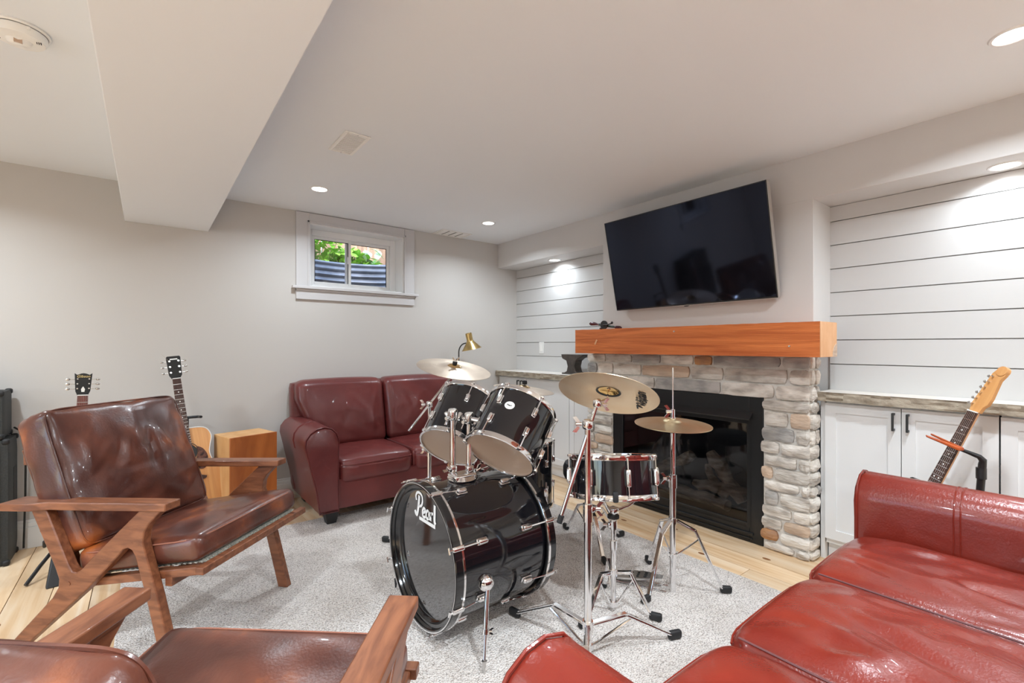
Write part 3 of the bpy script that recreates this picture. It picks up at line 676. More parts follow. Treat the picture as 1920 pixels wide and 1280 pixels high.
MB().tube([(.005, .065, .012), (.0, .045, .01), (-.004, .03, .02)], [.008, .011, .006], 10).build('side_knob', 'maroon', t)
t = thing('anvil', 'small dark iron anvil standing on the far counter beside the stone', 'anvil', (3.01, 2.925, .9355))
pr = [(-.062, 0), (.062, 0), (.055, .014), (.034, .03), (.028, .07), (.036, .105), (.058, .132), (.062, .178), (-.062, .178), (-.058, .132), (-.036, .105), (-.028, .07), (-.034, .03), (-.055, .014)]
pr2 = [(-.095, 0), (.095, 0), (.092, .012), (.055, .028), (.043, .07), (.06, .12), (.115, .140), (.128, .178), (-.150, .178), (-.135, .160), (-.09, .142), (-.055, .118), (-.043, .07), (-.055, .028), (-.092, .012)]
MB().prism([(a*.98, b) for a, b in pr2], -.045, .045, Matrix(((0, 0, 1, 0), (1, 0, 0, 0), (0, 1, 0, 0), (0, 0, 0, 1)))).build('body', 'anvil', t, bevel=.006)
MB().bb(-.06, .06, -.1, .1, .0, .013).build('base', 'anvil', t, bevel=.004)
# ================================================================ rug
rug = MB().bb(-1.25, 1.25, -1.75, 1.75, 0, .011).build('area_rug', 'carpet', None, bevel=.004); rug.location = (1.148, 1.57, 0)
tag(rug, 'large flecked beige looped pile rug under the drum kit', 'rug')
RZ = .011
# ================================================================ leather sofas
def nz(p, s): return noise.noise(V(p)*s)
def creases(seed, n, hx, hy, amp, wid, ln, ang, av, ybias=None):
    rd = random.Random(seed); L = []
    for i in range(n):
        x = rd.uniform(-hx, hx); y = rd.uniform(-hy, hy) if ybias is None else rd.uniform(*ybias); a = ang+rd.uniform(-av, av)
        L.append((x, y, math.cos(a), math.sin(a), wid*rd.uniform(.7, 1.4), ln*rd.uniform(.6, 1.4), amp*rd.uniform(.5, 1.2)*rd.choice((1, -1)), rd.uniform(-1.5, 1.5)))
    def f(x, y):
        s_ = 0
        for (a, b, c, d, w, l, m, k) in L:
            u = (x-a)*c+(y-b)*d; v = -(x-a)*d+(y-b)*c+k*u*u; s_ += m*math.exp(-(v/w)**2-(u/l)**2)
        return s_
    return f
def piping(pts, r, name, mat, parent, closed=False): return MB().tube(pts, r, 6, closed).build(name, mat, parent)
def sofa(name, lab, loc, rz, nseat, sw, mat, seed, legz=RZ, deep=0, wamp=1, bw=0):
    t = thing(name, lab, 'sofa', loc, rz); W = nseat*sw; D = .76+deep; f = -D/2; sd = .57+deep
    def wr(amp, sc, seed, dirx=1.0):
        o = V((seed*3.1, seed*1.7, seed))
        return lambda q: amp*(abs(nz(V((q.x*dirx, q.y*.7, q.z))+o, sc))-.25)
    MB().soft((0, .02, .20), (W+.16, D-.08, .22), .02, (10, 6, 4)).build('base', mat, t)
    MB().soft((0, f+.045, .205), (W, .05, .20), .012, (10, 3, 4)).build('front_panel', mat, t)
    for i in range(nseat):
        cx = -W/2+sw*(i+.5); w1 = wr(.012*wamp, 5.5, seed+i); w2 = wr(.006*wamp, 14, seed+i+.5, .6)
        cz = creases(seed*7+i, int(16*wamp), sw*.42, sd*.40, .0042*wamp, .020, .12, 1.9, .9)
        def fn(q, u, e, w1=w1, w2=w2, cz=cz):
            top = max(0, e.z); k = (1-u.x**4)*(1-u.y**4)
            q = q.copy()
            if u.z > .9: q.z += .022*(1-u.x**2)*(1-u.y**2*.6)+(w1(q)*.6+w2(q)*.4+cz(q.x, q.y))*k
            if u.y < -.8: q.y -= .012*(1-u.x**2)*(1-u.z**2); q.z -= 0
            if u.y < -.55 and u.z > .5: q.z -= .02*((-.55-u.y)/.45)**2
            if u.y < 0: q.y += .030*max(0, (abs(u.x)-.62)/.38)**2*(-u.y)**3
            return q
        c = MB().soft((cx, f+sd/2, .352), (sw-.004, sd, .165), .040, (40, 54, 8), fn).build('seat_cushion', mat, t)
        zf = .394; pts = []
        for j in range(15):
            x = cx-sw/2+.02+(sw-.04)*j/14; ux = (x-cx)/(sw/2); pts.append((x, f+.0025-.006*(1-ux**2)+.030*max(0, (abs(ux)-.62)/.38)**2, zf))
        piping(pts, .0032, 'piping', mat, c)
        # back cushion
        b1 = wr(.014, 5, seed+20+i); b2 = wr(.008, 11, seed+30+i, 1.6)
        cb_ = creases(seed*9+i, 14, sw*.42, .2, .007, .016, .07, 1.7, .5)
        def fb(q, u, e, b1=b1, b2=b2, i=i, cb_=cb_):
            q = q.copy()
            if u.y < -.8: q.y -= .03*(1-u.x**2)*(1-u.z**2)+(b1(q)*.6+b2(q)*.4+cb_(q.x, q.z))*(1-u.x**4)*(1-u.z**4)
            if u.z > .8: q.z += .012*(1-u.x**2)
            q.y += .10*(u.z+1)/2
            sg = -1 if (i == 0) else (1 if i == nseat-1 else 0)
            if sg and u.x*sg > -.5: q.x += sg*bw*((u.x*sg+.5)/1.5)*min(1, max(0, (u.z+.75)/1.2))**.8
            return q
        MB().soft((cx, f+sd-.01, .675), (sw-.006, .18, .50), .055, (40, 8, 36), fb).build('back_cushion', mat, t)
        MB().tube([(cx+sw/2, f+.05+(sd-.1)*j/8, .432) for j in range(9)], .003, 5).build('gap_seam', 'thread2', t) if i < nseat-1 else None
    def fbk(q, u, e):
        q = q.copy(); q.y += .07*(u.z+1)/2; return q
    MB().soft((0, f+sd+.095, .51), (W+.02+2*bw, .12, .80), .03, (12, 4, 10), fbk).build('back', mat, t)
    # arms
    prof = [(0, .10), (.0, .30), (-.002, .48), (.004, .56), (-.012, .615), (-.045, .648), (-.09, .660), (-.135, .652), (-.175, .628), (-.202, .59), (-.208, .545), (-.196, .49), (-.170, .38), (-.140, .25), (-.118, .10)]
    for s_ in (-1, 1):
        P = [(s_*(-x_)*-1 if s_ < 0 else -x_, z) for x_, z in prof]
        P = [((-W/2+x_) if s_ < 0 else (W/2-x_), z) for x_, z in prof]
        m = MB(); ys = [f-.004, f+.004, f+.02, f+.06]+[f+.06+(D-.10)*k/10 for k in range(1, 11)]; vs = []; fs = []; k = len(P)
        cxp = sum(p[0] for p in P)/k; czp = .42
        for j, y in enumerate(ys):
            sc = (.93, .975, 1, 1)[j] if j < 4 else 1
            for (x_, z) in P:
                zz = czp+(z-czp)*sc-(.03*max(0, (y-f-.25))/.5 if z > .5 else 0)*0
                dn = .004*nz((x_*3, y*3, z*3+seed), 3)
                vs.append((cxp+(x_-cxp)*sc+dn, y, zz))
        for j in range(len(ys)-1):
            for i in range(k): fs.append((j*k+i, j*k+(i+1) % k, (j+1)*k+(i+1) % k, (j+1)*k+i))
        fs += [tuple(range(k)), tuple(range((len(ys)-1)*k, len(ys)*k))]
        a = m.add(vs, fs).build('arm', mat, t, ang=50)
        piping([(p[0], f+.006, p[1]) for p in P], .0042, 'piping', mat, a, True)
        for yy in (f+.30, f+.318):
            piping([(p[0]+(-.0005 if s_ > 0 else .0005), yy, p[1]) for p in P[1:12]], .003, 'seam', mat, a)
    for sx in (-1, 1):
        for sy in (-1, 1):
            x_, y_ = sx*(W/2+.03), (f+.08 if sy < 0 else -f-.1)
            MB().add([(x_-.045, y_-.045, .10), (x_+.045, y_-.045, .10), (x_+.045, y_+.045, .10), (x_-.045, y_+.045, .10), (x_-.03, y_-.03, legz), (x_+.03, y_-.03, legz), (x_+.03, y_+.03, legz), (x_-.03, y_+.03, legz)],
                     [(0, 1, 2, 3), (7, 6, 5, 4), (0, 4, 5, 1), (1, 5, 6, 2), (2, 6, 7, 3), (3, 7, 4, 0)]).build('foot', 'foot', t, bevel=.004)
    return t
sofa('loveseat', 'dark burgundy leather two seat sofa against the window wall', (1.545, 3.49, 0), 0, 2, .55, 'burg', 3, bw=.125)
sofa('leather_sofa', 'red brown leather three seat sofa in the right foreground', (1.483, .13, 0), PI, 3, .548, 'red', 8, deep=.25, wamp=1.9)
# ================================================================ walnut lounge chairs
def lounge(lab, A, ang, seed, bh=.55, bs=0, bw=.59, zr=0, dz=0):
    """A: floor point below the outer front corner of the right arm; ang: heading of the seat"""
    ux, uy = math.cos(ang), math.sin(ang); u = V((ux, uy, 0)); w = V((-uy, ux, 0)); c = V((A[0], A[1], 0))-u*.33+w*.345
    t = thing('lounge_chair', lab, 'armchair', c, ang, 'walnut lounge chairs with cognac leather cushions')
    def P(uu, ww, z): return (uu+.33, ww-.345, z)
    poly = [(-.735+zr, zr), (-.685+zr, zr), (-.587, .083), (-.333, .301), (-.20, .435), (-.178, .460), (-.160, .466), (-.143, .458), (-.130, .437), (-.088, .30), (-.013, RZ), (.036, RZ), (-.042, .304), (-.072, .40), (-.099, .488), (-.094, .525), (-.076, .555), (-.02, .612), (-.105, .610), (-.31, .42), (-.350, .378), (-.372, .364), (-.392, .368), (-.408, .388), (-.508, .60), (-.575, .597), (-.463, .375), (-.447, .335), (-.450, .305), (-.475, .265), (-.664, .076)]
    TS = lambda w0: Matrix(((1, 0, 0, .33), (0, 0, 1, w0-.345), (0, 1, 0, 0), (0, 0, 0, 1)))
    for w0, w1 in ((.010, .045), (.645, .68)):
        sf = MB().prism(poly, w0, w1, TS(0)).build('side_frame', 'walnut', t, bevel=.004)
        MB().cyl(P(-.405, w0-.002 if w0 < .3 else w1+.002, .322), P(-.405, w0+.004 if w0 < .3 else w1-.004, .322), .008, n=12).build('bolt_cap', 'walnut', sf)
    # arms: shaped boards
    arm = [(0, 0), (0, .067), (-.40, .070), (-.47, .074), (-.67, .074), (-.675, .068), (-.675, -.012), (-.668, -.018), (-.545, -.018), (-.525, -.012), (-.505, -.001), (-.48, .003), (-.40, 0)]
    for side in (0, 1):
        pts = [(a, (b if side == 0 else .69-b)) for a, b in arm]; m = MB(); n = len(pts); vs = []
        for z in (.606, .634): vs += [P(a, b, z+.036*a) for a, b in pts]
        fs = [tuple(range(n))[::-1], tuple(range(n, 2*n))]+[(i, (i+1) % n, n+(i+1) % n, n+i) for i in range(n)]
        m.add(vs, fs).build('armrest', 'walnut', t, bevel=.005)
    # seat frame
    def bar(p0, p1, hw, hz, name):
        p0 = V(p0); p1 = V(p1); d = (p1-p0); R = basis(d.normalized(), V((0, 0, 1))); L = d.length
        return MB().box((p0+p1)/2, (hz, hw, L), R=R).build(name, 'walnut', t, bevel=.003)
    for ww in (.062, .628): bar(P(-.43, ww, .300), P(.105, ww, .386), .034, .030, 'side_rail')
    bar(P(.107, .030, .390), P(.107, .660, .390), .032, .027, 'front_rail'); bar(P(-.42, .045, .30), P(-.42, .645, .30), .03, .03, 'rear_rail')
    bar(P(-.03, .045, .345), P(-.03, .645, .345), .028, .05, 'cross_rail')
    m = MB(); n = 28
    for i in range(n):
        a = .08+.53*(i+.5)/n; m.box(P(-.155, a, .362+.0), (.50, .011, .004), R=Matrix.Rotation(-.16, 3, 'Y'))
    for i in range(22):
        a = -.40+.49*(i+.5)/22; m.box(P(a, .345, .366+.16*(a+.155)+.001), (.012, .55, .004))
    m.build('webbing', 'web', t)
    # back frame
    for ww in (.075, .615): bar(P(-.445, ww, .315), P(-.655, ww, .795), .045, .028, 'back_post')
    bar(P(-.65, .053, .765), P(-.65, .637, .765), .022, .062, 'back_rail'); bar(P(-.515, .09, .46), P(-.515, .60, .46), .02, .05, 'back_rail')
    for ww in (.21, .345, .48): bar(P(-.515, ww, .46), P(-.645, ww, .755), .04, .014, 'back_slat')
    o_ = V((seed*2.3, seed, seed*.7))
    c_s = creases(seed*3, 10, .2, .25, .004, .018, .09, 1.5, .8); c_b = creases(seed*5+1, 26, .28, .2, .0085, .017, .085, 1.35, .55, (-.02, .22)); c_b2 = creases(seed*5+2, 8, .25, .2, .006, .02, .12, .3, .5, (-.2, .0))
    def fs_(q, u_, e):
        q = q.copy(); k = (1-u_.x**4)*(1-u_.y**4)
        if u_.z > .85: q.z += .020*(1-u_.x**2)*(1-u_.y**2)+.008*nz(q+o_, 7)*k+c_s(q.x, q.y)*k
        elif abs(u_.z) < .8: q += e*.005*nz(q+o_, 9)
        return q
    Rs = Matrix.Rotation(-.165, 3, 'Y')
    sc = MB().soft(P(-.168, .345, .418), (.52, .60, .098), .036, (26, 28, 8), fs_, R=Rs).build('seat_cushion', 'cognac', t)
    for pz in (.034,):
        q = []
        for k in range(41):
            a = 2*PI*k/40; ca, sa = math.cos(a), math.sin(a); x_ = .256*math.copysign(abs(ca)**.22, ca); y_ = .297*math.copysign(abs(sa)**.22, sa)
            q.append(V(P(-.168, .345, .418))+Rs @ V((x_, y_, pz)))
        MB().tube(q[:-1], .0028, 5, True).build('piping', 'thread', sc)
    def fb_(q, u_, e):
        q = q.copy(); k = (1-u_.y**4)*(1-u_.z**4)
        if u_.x > .8:
            q.x += .045*(1-u_.y**2)*(1-u_.z**2)
            top = max(0, u_.z+.1); q.x += k*(1-max(0, u_.z)**2)*(max(-.014, min(.014, c_b(q.y, q.z)+c_b2(q.y, q.z)))+.010*nz(q+o_, 6))
        elif u_.x < -.8: q.x -= .03*(1-u_.y**2)*(1-u_.z**2)
        if u_.z > .8: q.z += .012*nz(V((q.y*2, q.x*6, seed)), 4)-.016*(1-u_.y**2)*0
        if abs(u_.y) > .8: q.y += math.copysign(.010, u_.y)*(nz(V((q.x*3, q.z*3, seed)), 4)+.3*(1-u_.z**2))
        return q
    Rb = Matrix.Rotation(-.37, 3, 'Y')
    cb = P(-.535-.18*(bh-.545), .338+bs, (.668 if dz == 0 else .682+.465*(bh-.545))+dz)
    bc = MB().soft(cb, (.155, bw, bh), .035, (8, 50, 46), fb_, R=Rb).build('back_cushion', 'cognac', t)
    for sx in (.062,):
        q = []
        for k in range(60):
            a = 2*PI*k/60; ca, sa = math.cos(a), math.sin(a); y_ = (bw/2-.005)*math.copysign(abs(ca)**.16, ca); z_ = (bh/2-.006)*math.copysign(abs(sa)**.16, sa)
            q.append(V(cb)+Rb @ V((sx+.004, y_*1.005, z_*1.005)))
        MB().tube(q, .0036, 6, True).build('piping', 'cognac', bc)
    return t
lounge('walnut lounge chair with cognac leather cushions left of the drum kit', (.05, 2.035), math.radians(44-90), 2)
lounge('walnut lounge chair with cognac leather seat in the bottom left foreground', (.477, .943), math.radians(48.6), 5, .455, .10, .54, RZ, -.014)
# ================================================================ wooden box drum
t = thing('cajon', 'orange brown wooden box drum standing beside the acoustic guitar', 'cajon', (.528, 3.60, 0), math.radians(15))
MB().bb(-.147, .147, -.118, .125, .004, .598).build('body', 'cajonend', t, bevel=.004)
MB().bb(-.150, .150, -.128, -.118, .0, .600).build('tapa', 'cajon', t, bevel=.003)
for sx in (-.12, .12):
    for sy in (-.09, .1): MB().cyl((sx, sy, 0), (sx, sy, .006), .012, n=10).build('rubber_foot', 'rubber', t)
# ================================================================ amplifiers
def amp(name, lab, x0, x1, y0, y1, z0, z1):
    t = thing(name, lab, 'amplifier', ((x0+x1)/2, (y0+y1)/2, z0)); w, d, h = (x1-x0)/2, (y1-y0)/2, z1-z0
    MB().soft((0, 0, h/2), (2*w, 2*d, h), .016, (6, 6, 6)).build('cabinet', 'tolex', t)
    MB().bb(-w+.035, w-.035, -d-.002, -d+.012, .04, h-.04).build('grille', 'grill', t)
    for sx in (-1, 1):
        for sy in (-1, 1):
            for sz in (0, 1): MB().soft((sx*(w-.013), sy*(d-.013), sz*(h-.026)+.013), (.032, .032, .032), .011, (3, 3, 3)).build('corner_cap', 'rubber', t)
    return t
a2 = amp('speaker_cabinet', 'black textured speaker cabinet on the floor at the left edge', -1.22, -.585, 3.655, 3.885, .003, .684)
a1 = amp('amplifier_head', 'small black amplifier stacked on the speaker cabinet at the left edge', -1.18, -.607, 3.66, 3.88, .686, .944)
MB().bb(.618, .640, -.03, .07, .30, .56).build('recessed_handle', 'dark', a2) if False else MB().box((.3175, .03, .40), (.004, .075, .22)).build('side_vent', 'dark', a2, bevel=.002)
tag(MB().tube([(-.60, 3.88, .72), (-.57, 3.85, .70), (-.555, 3.84, .62), (-.55, 3.85, .5), (-.553, 3.86, .3), (-.56, 3.86, .02)], .005, 8).build('cable', 'cable'), 'black cable hanging behind the stacked amplifiers', 'cable')
# ================================================================ guitars
def outline(pts, n=64):
    """closed Catmull-Rom through pts"""
    k = len(pts); out = []; per = max(2, n//k)
    for i in range(k):
        p0, p1, p2, p3 = [V((*pts[(i+j-1) % k], 0)) for j in range(4)]
        for s_ in range(per):
            u = s_/per; out.append(.5*((2*p1)+(-p0+p2)*u+(2*p0-5*p1+4*p2-p3)*u*u+(-p0+3*p1-3*p2+p3)*u**3))
    return [(p.x, p.y) for p in out]
def neck(t, y0, y1, z, w0, w1, board, mat, nfret, dots=True, thick=.02, strings=None):
    """fretboard from the nut (y1) to y0"""
    nk = MB(); n = 9; vs = []; fs = []
    for (y, w) in ((y0, w0), (y1, w1)):
        for i in range(n):
            a = PI*i/(n-1); vs.append((w/2*math.cos(a), y, z-thick*math.sin(a)))
    for i in range(n-1): fs.append((i, i+1, n+i+1, n+i))
    fs += [tuple(range(n)), tuple(range(n, 2*n)), (0, n, 2*n-1, n-1)]
    nk.add(vs, fs).build('neck', mat, t, ang=60)
    fb = MB().add([(-w0/2, y0, z), (w0/2, y0, z), (w1/2, y1, z), (-w1/2, y1, z), (-w0/2, y0, z+.006), (w0/2, y0, z+.006), (w1/2, y1, z+.006), (-w1/2, y1, z+.006)], [(0, 1, 2, 3), (7, 6, 5, 4), (0, 4, 5, 1), (1, 5, 6, 2), (2, 6, 7, 3), (3, 7, 4, 0)]).build('fretboard', board, t)
    Ls = .648; lst = []
    for k in range(1, nfret+1):
        y = y1-(Ls-Ls/2**(k/12))
        if y < y0+.004: break
        w = w1+(w0-w1)*(y1-y)/(y1-y0); lst.append(y)
        MB().box((0, y, z+.0065), (w-.001, .0022, .002)).build('fret', 'nickel', fb)
    if dots:
        for k in (3, 5, 7, 9, 12, 15):
            if k < len(lst):
                y = (lst[k-1]+lst[k-2])/2
                for dx in ((-.011, .011) if k == 12 else (0,)): MB().cyl((dx, y, z+.0055), (dx, y, z+.0066), .0034, n=10).build('position_dot', 'dot', fb)
    MB().box((0, y1+.002, z+.005), (w1, .005, .008)).build('nut', 'dot', t)
    return fb
def tuner(t, x, y, z, sx, mat='nickel', btn='nickel'):
    o = MB().cyl((x, y, z-.002), (x, y, z+.010), .0036, n=10).cyl((x, y, z-.002), (x, y, z+.002), .006, n=12).build('tuner', 'nickel', t)
    MB().cyl((x, y, z-.016), (x+sx*.03, y, z-.016), .0022, n=6).ell((x+sx*.037, y, z-.016), (.010, .007, .004), 10, 6).build('tuner_button', btn, o)
def strings(t, y0, y1, z0, z1, w0, w1):
    m = MB()
    for i in range(6):
        f_ = i/5-.5; m.cyl((f_*w0, y0, z0), (f_*w1, y1, z1), .0004, n=4)
    m.build('strings', 'nickel', t)
def guitar_stand(lab, loc, rz, h, lean=0):
    t = thing('guitar_stand', lab, 'guitar stand', loc, rz)
    MB().cyl((0, .10, .12), (0, .13, h), .011, n=12).build('pole', 'standblk', t)
    for a, k in ((-2.3, 1), (-.84, 1), (PI/2, .4)):
        MB().tube([(0, .10, .20), (.2*k*math.cos(a), .10+.2*k*math.sin(a), .07), (.28*k*math.cos(a), .10+.28*k*math.sin(a), .008)], .009, 8).build('leg', 'standblk', t)
    for s_ in (-1, 1): MB().tube([(0, .09, .17), (s_*.11, .06, .17), (s_*.12, -.06, .165), (s_*.12, -.075, .195)], .008, 8).build('cradle_arm', 'standblk', t)
    MB().tube([(-.062, .03, h+.004), (-.055, .085, h), (0, .11, h-.003), (.055, .085, h), (.062, .03, h+.004)], .009, 8).build('neck_yoke', 'standblk', t)
    return t
# acoustic guitar: local x right, y along the neck, z out of the top
def acoustic():
    up = V((-.115, .155, 1)).normalized(); fr = V((.10, -1, 0)); fr = (fr-up*fr.dot(up)).normalized()
    x_ = up.cross(fr)
    T = Matrix(((x_.x, up.x, fr.x, 0), (x_.y, up.y, fr.y, 0), (x_.z, up.z, fr.z, 0), (0, 0, 0, 1)))
    hole = V((.204, 3.60, .507)); T.translation = hole
    t = thing('acoustic_guitar', 'acoustic guitar with a natural spruce top leaning on a stand by the wall', 'guitar', mat=T)
    bodyp = [(0, .155), (.07, .152), (.118, .135), (.140, .085), (.128, .03), (.118, -.02), (.132, -.08), (.176, -.15), (.196, -.225), (.172, -.305), (.105, -.345), (0, -.352)]
    full = outline(bodyp+[(-a, b) for a, b in bodyp[1:-1]][::-1], 88)
    MB().prism(full, -.10, -.003).build('body', 'side', t, bevel=.003)
    top = MB().prism(full, -.003, 0).build('soundboard', 'spruce', t)
    MB().tube([(a, b, -.001) for a, b in full], .003, 5, True).build('binding', 'dot', top)
    MB().lathe([(.0005, .0012), (.050, .0012)], 40).build('sound_hole', 'dark', top)
    MB().lathe([(.050, .0008), (.050, .0018), (.054, .0018), (.054, .0008)], 40).build('rosette', 'ink', top); MB().lathe([(.060, .0008), (.060, .0015), (.064, .0015), (.064, .0008)], 40).build('rosette', 'ink', top)
    g = outline([(.052, .03), (.085, .01), (.105, -.04), (.098, -.095), (.07, -.118), (.03, -.10), (.035, -.06), (.055, -.01)], 40)
    MB().prism(g, .0006, .0022).build('pickguard', 'tort', top)
    br = [(-.085, -.165), (-.05, -.150), (.05, -.150), (.085, -.165), (.08, -.178), (.04, -.188), (-.04, -.188), (-.08, -.178)]
    b_ = MB().prism(br, 0, .009).build('bridge', 'rosew', top, bevel=.002)
    for i in range(6): MB().cyl((-.028+i*.0112, -.176, .009), (-.028+i*.0112, -.176, .013), .003, n=8).build('bridge_pin', 'dot', b_)
    neck(t, .045, .480, .003, .056, .044, 'rosew', 'side', 20)
    hp = [(-.022, .482), (.022, .482), (.034, .505), (.038, .62), (.033, .628), (-.033, .628), (-.038, .62), (-.034, .505)]
    h_ = MB().prism(hp, -.012, .004, Matrix.Translation((0, 0, -.004)) @ Matrix.Rotation(.0, 4, 'X')).build('headstock', 'ink', t, bevel=.002)
    for i in range(3):
        for s_ in (-1, 1): tuner(t, s_*.024, .522+i*.037, .001, s_)
    MB().box((0, .608, .0006), (.04, .008, .001)).build('maker_script', 'dot', h_)
    strings(t, -.165, .482, .012, .008, .055, .036)
    MB().tube([(-.03, .60, .008), (-.045, .625, .012), (-.062, .648, .014)], .0006, 4).build('loose_string', 'nickel', t)
acoustic()
guitar_stand('black stand holding the acoustic guitar beside the box drum', (.225, 3.66, 0), math.radians(6), .715)
# second guitar behind the chair
def solid_guitar(name, lab, T, bodymat, boardmat, bodyp, headp, necky, tuners, sname, headmat, neckmat, board_z=.03):
    t = thing(name, lab, 'guitar', mat=T)
    MB().prism(outline(bodyp, 80), -.02, .024).build('body', bodymat, t, bevel=.006)
    neck(t, .02, necky, board_z-.004, .056, .043, boardmat, neckmat, 22)
    hz = board_z-.008
    h_ = MB().prism(headp, hz-.012, hz+.003).build('headstock', headmat, t, bevel=.0015)
    for (x_, y_, s_) in tuners: tuner(t, x_, y_, hz, s_)
    strings(t, -.20, necky+.0, .036, board_z+.005, .052, .035)
    MB().box((0, -.20, .032), (.075, .014, .014)).build('bridge', 'nickel', t, bevel=.003)
    for yy in (-.05, -.15): MB().box((0, yy, .027), (.07, .034, .008)).build('pickup', 'nickel', t, bevel=.003)
    return t, h_, hz
up = V((.025, .13, 1)).normalized(); fr = V((.12, -1, 0)); fr = (fr-up*fr.dot(up)).normalized(); x_ = up.cross(fr)
T = Matrix(((x_.x, up.x, fr.x, -.286), (x_.y, up.y, fr.y, 3.395), (x_.z, up.z, fr.z, .52), (0, 0, 0, 1)))
lp = [(0, .0), (.05, .025), (.085, -.01), (.095, -.05), (.12, .0), (.135, -.04), (.118, -.09), (.105, -.15), (.140, -.21), (.165, -.28), (.14, -.36), (.07, -.40), (0, -.405), (-.08, -.395), (-.15, -.34), (-.165, -.27), (-.14, -.2), (-.11, -.13), (-.118, -.06), (-.10, -.005), (-.05, .02)]
hp = [(-.0215, .402), (.0215, .402), (.030, .425), (.036, .522), (.025, .513), (.010, .520), (0, .522), (-.010, .520), (-.025, .513), (-.036, .522), (-.030, .425)]
lp = [(a*.84, b*.88) for a, b in lp]
t, h_, hz = solid_guitar('electric_guitar', 'electric guitar with a black headstock standing behind the left lounge chair', T, 'sunb', 'rosered', lp, hp, .400, [(s_*.0235, .438+i*.026, s_) for i in range(3) for s_ in (-1, 1)], '', 'ink', 'side')
o = ob('lettering', text_mesh('Gibson', .019, shear=.25), 'goldink', h_); o.location = (0, .504, hz+.0036)
MB().prism([(-.006, .42), (.006, .42), (.008, .435), (0, .45), (-.008, .435)], hz+.003, hz+.0042).build('rod_cover', 'dot', h_)
gs = guitar_stand('black tripod stand under the guitar behind the left lounge chair', (-.30, 3.42, 0), math.radians(8), .74)
MB().add([(-.12, -.22, .0), (-.02, -.22, .0), (-.05, -.10, .22), (-.08, -.10, .22), (-.12, -.18, .0), (-.02, -.18, 0), (-.05, -.08, .22), (-.08, -.08, .22)], [(0, 1, 2, 3), (7, 6, 5, 4), (0, 4, 5, 1), (1, 5, 6, 2), (2, 6, 7, 3), (3, 7, 4, 0)]).build('broad_foot', 'standblk', gs, bevel=.006)
# right hand electric guitar
P0 = V((2.72, .447, .56)); P1 = V((2.815, .262, 1.075)); up = (P1-P0).normalized(); fr = V((-.76, .65, 0)); fr = (fr-up*fr.dot(up)).normalized(); x_ = up.cross(fr)
ctr = P0-up*.075
T = Matrix(((x_.x, up.x, fr.x, ctr.x), (x_.y, up.y, fr.y, ctr.y), (x_.z, up.z, fr.z, ctr.z), (0, 0, 0, 1)))
sp = [(0, -.01), (.045, -.005), (.07, .02), (.105, .05), (.125, .03), (.115, -.04), (.105, -.12), (.13, -.2), (.155, -.27), (.14, -.34), (.06, -.38), (-.05, -.375), (-.14, -.33), (-.16, -.26), (-.135, -.19), (-.115, -.12), (-.13, -.03), (-.125, .06), (-.10, .075), (-.07, .02), (-.045, -.01)]
hs = [(a, b+.045) for a, b in [(-.0215, .398), (.0215, .398), (.026, .425), (.038, .440), (.040, .47), (.034, .55), (.043, .575), (.042, .60), (.026, .612), (.005, .602), (-.010, .575), (-.030, .43)]]
t, h_, hz = solid_guitar('electric_guitar', 'electric guitar with a maple headstock on a stand before the right cabinets', T, 'greenblk', 'rosew', sp, hs, .441, [(-.020+i*.0045, .477+i*.026, -1) for i in range(6)], '', 'maple', 'maple')
MB().lathe([(.0005, 0), (.021, 0), (.021, .018), (.0005, .018)], 20, Matrix.Translation((.023, .635, hz-.013))).build('headstock_end', 'maple', h_)
t = thing('guitar_stand', 'black upright guitar stand with a stained wooden yoke before the right cabinets', 'guitar stand', (2.70, .315, 0))
MB().tube([(.03, -.005, .03), (.03, -.002, .30), (.02, .0, .60)], .011, 10).build('lower_tube', 'standblk', t)
MB().tube([(.02, 0, .58), (.012, -.008, .70), (.008, -.010, .718), (-.002, .0, .733), (-.02, .03, .748), (-.035, .07, .765)], [.0135, .0135, .013, .010, .008, .006], 10).build('bent_tube', 'standblk', t)
MB().cyl((.016, -.004, .64), (.016, -.004, .685), .017, n=12).build('collar', 'standblk', t)
MB().add([(-.03, .04, .752), (-.055, .055, .754), (-.085, .15, .800), (-.075, .155, .802), (-.03, .04, .766), (-.055, .055, .768), (-.085, .15, .808), (-.075, .155, .810)], [(0, 1, 2, 3), (7, 6, 5, 4), (0, 4, 5, 1), (1, 5, 6, 2), (2, 6, 7, 3), (3, 7, 4, 0)]).build('yoke_arm', 'yoke', t, bevel=.003)
MB().add([(-.03, .04, .752), (.005, .06, .752), (.025, .15, .795), (.015, .155, .797), (-.03, .04, .766), (.005, .06, .766), (.025, .15, .803), (.015, .155, .805)], [(0, 1, 2, 3), (7, 6, 5, 4), (0, 4, 5, 1), (1, 5, 6, 2), (2, 6, 7, 3), (3, 7, 4, 0)]).build('yoke_arm', 'yoke', t, bevel=.003)
for a in (.6, 2.4, -1.5): MB().tube([(.03, -.005, .16), (.03+.18*math.cos(a), -.005+.18*math.sin(a), .06), (.03+.24*math.cos(a), -.005+.24*math.sin(a), .008)], .009, 8).build('leg', 'standblk', t)
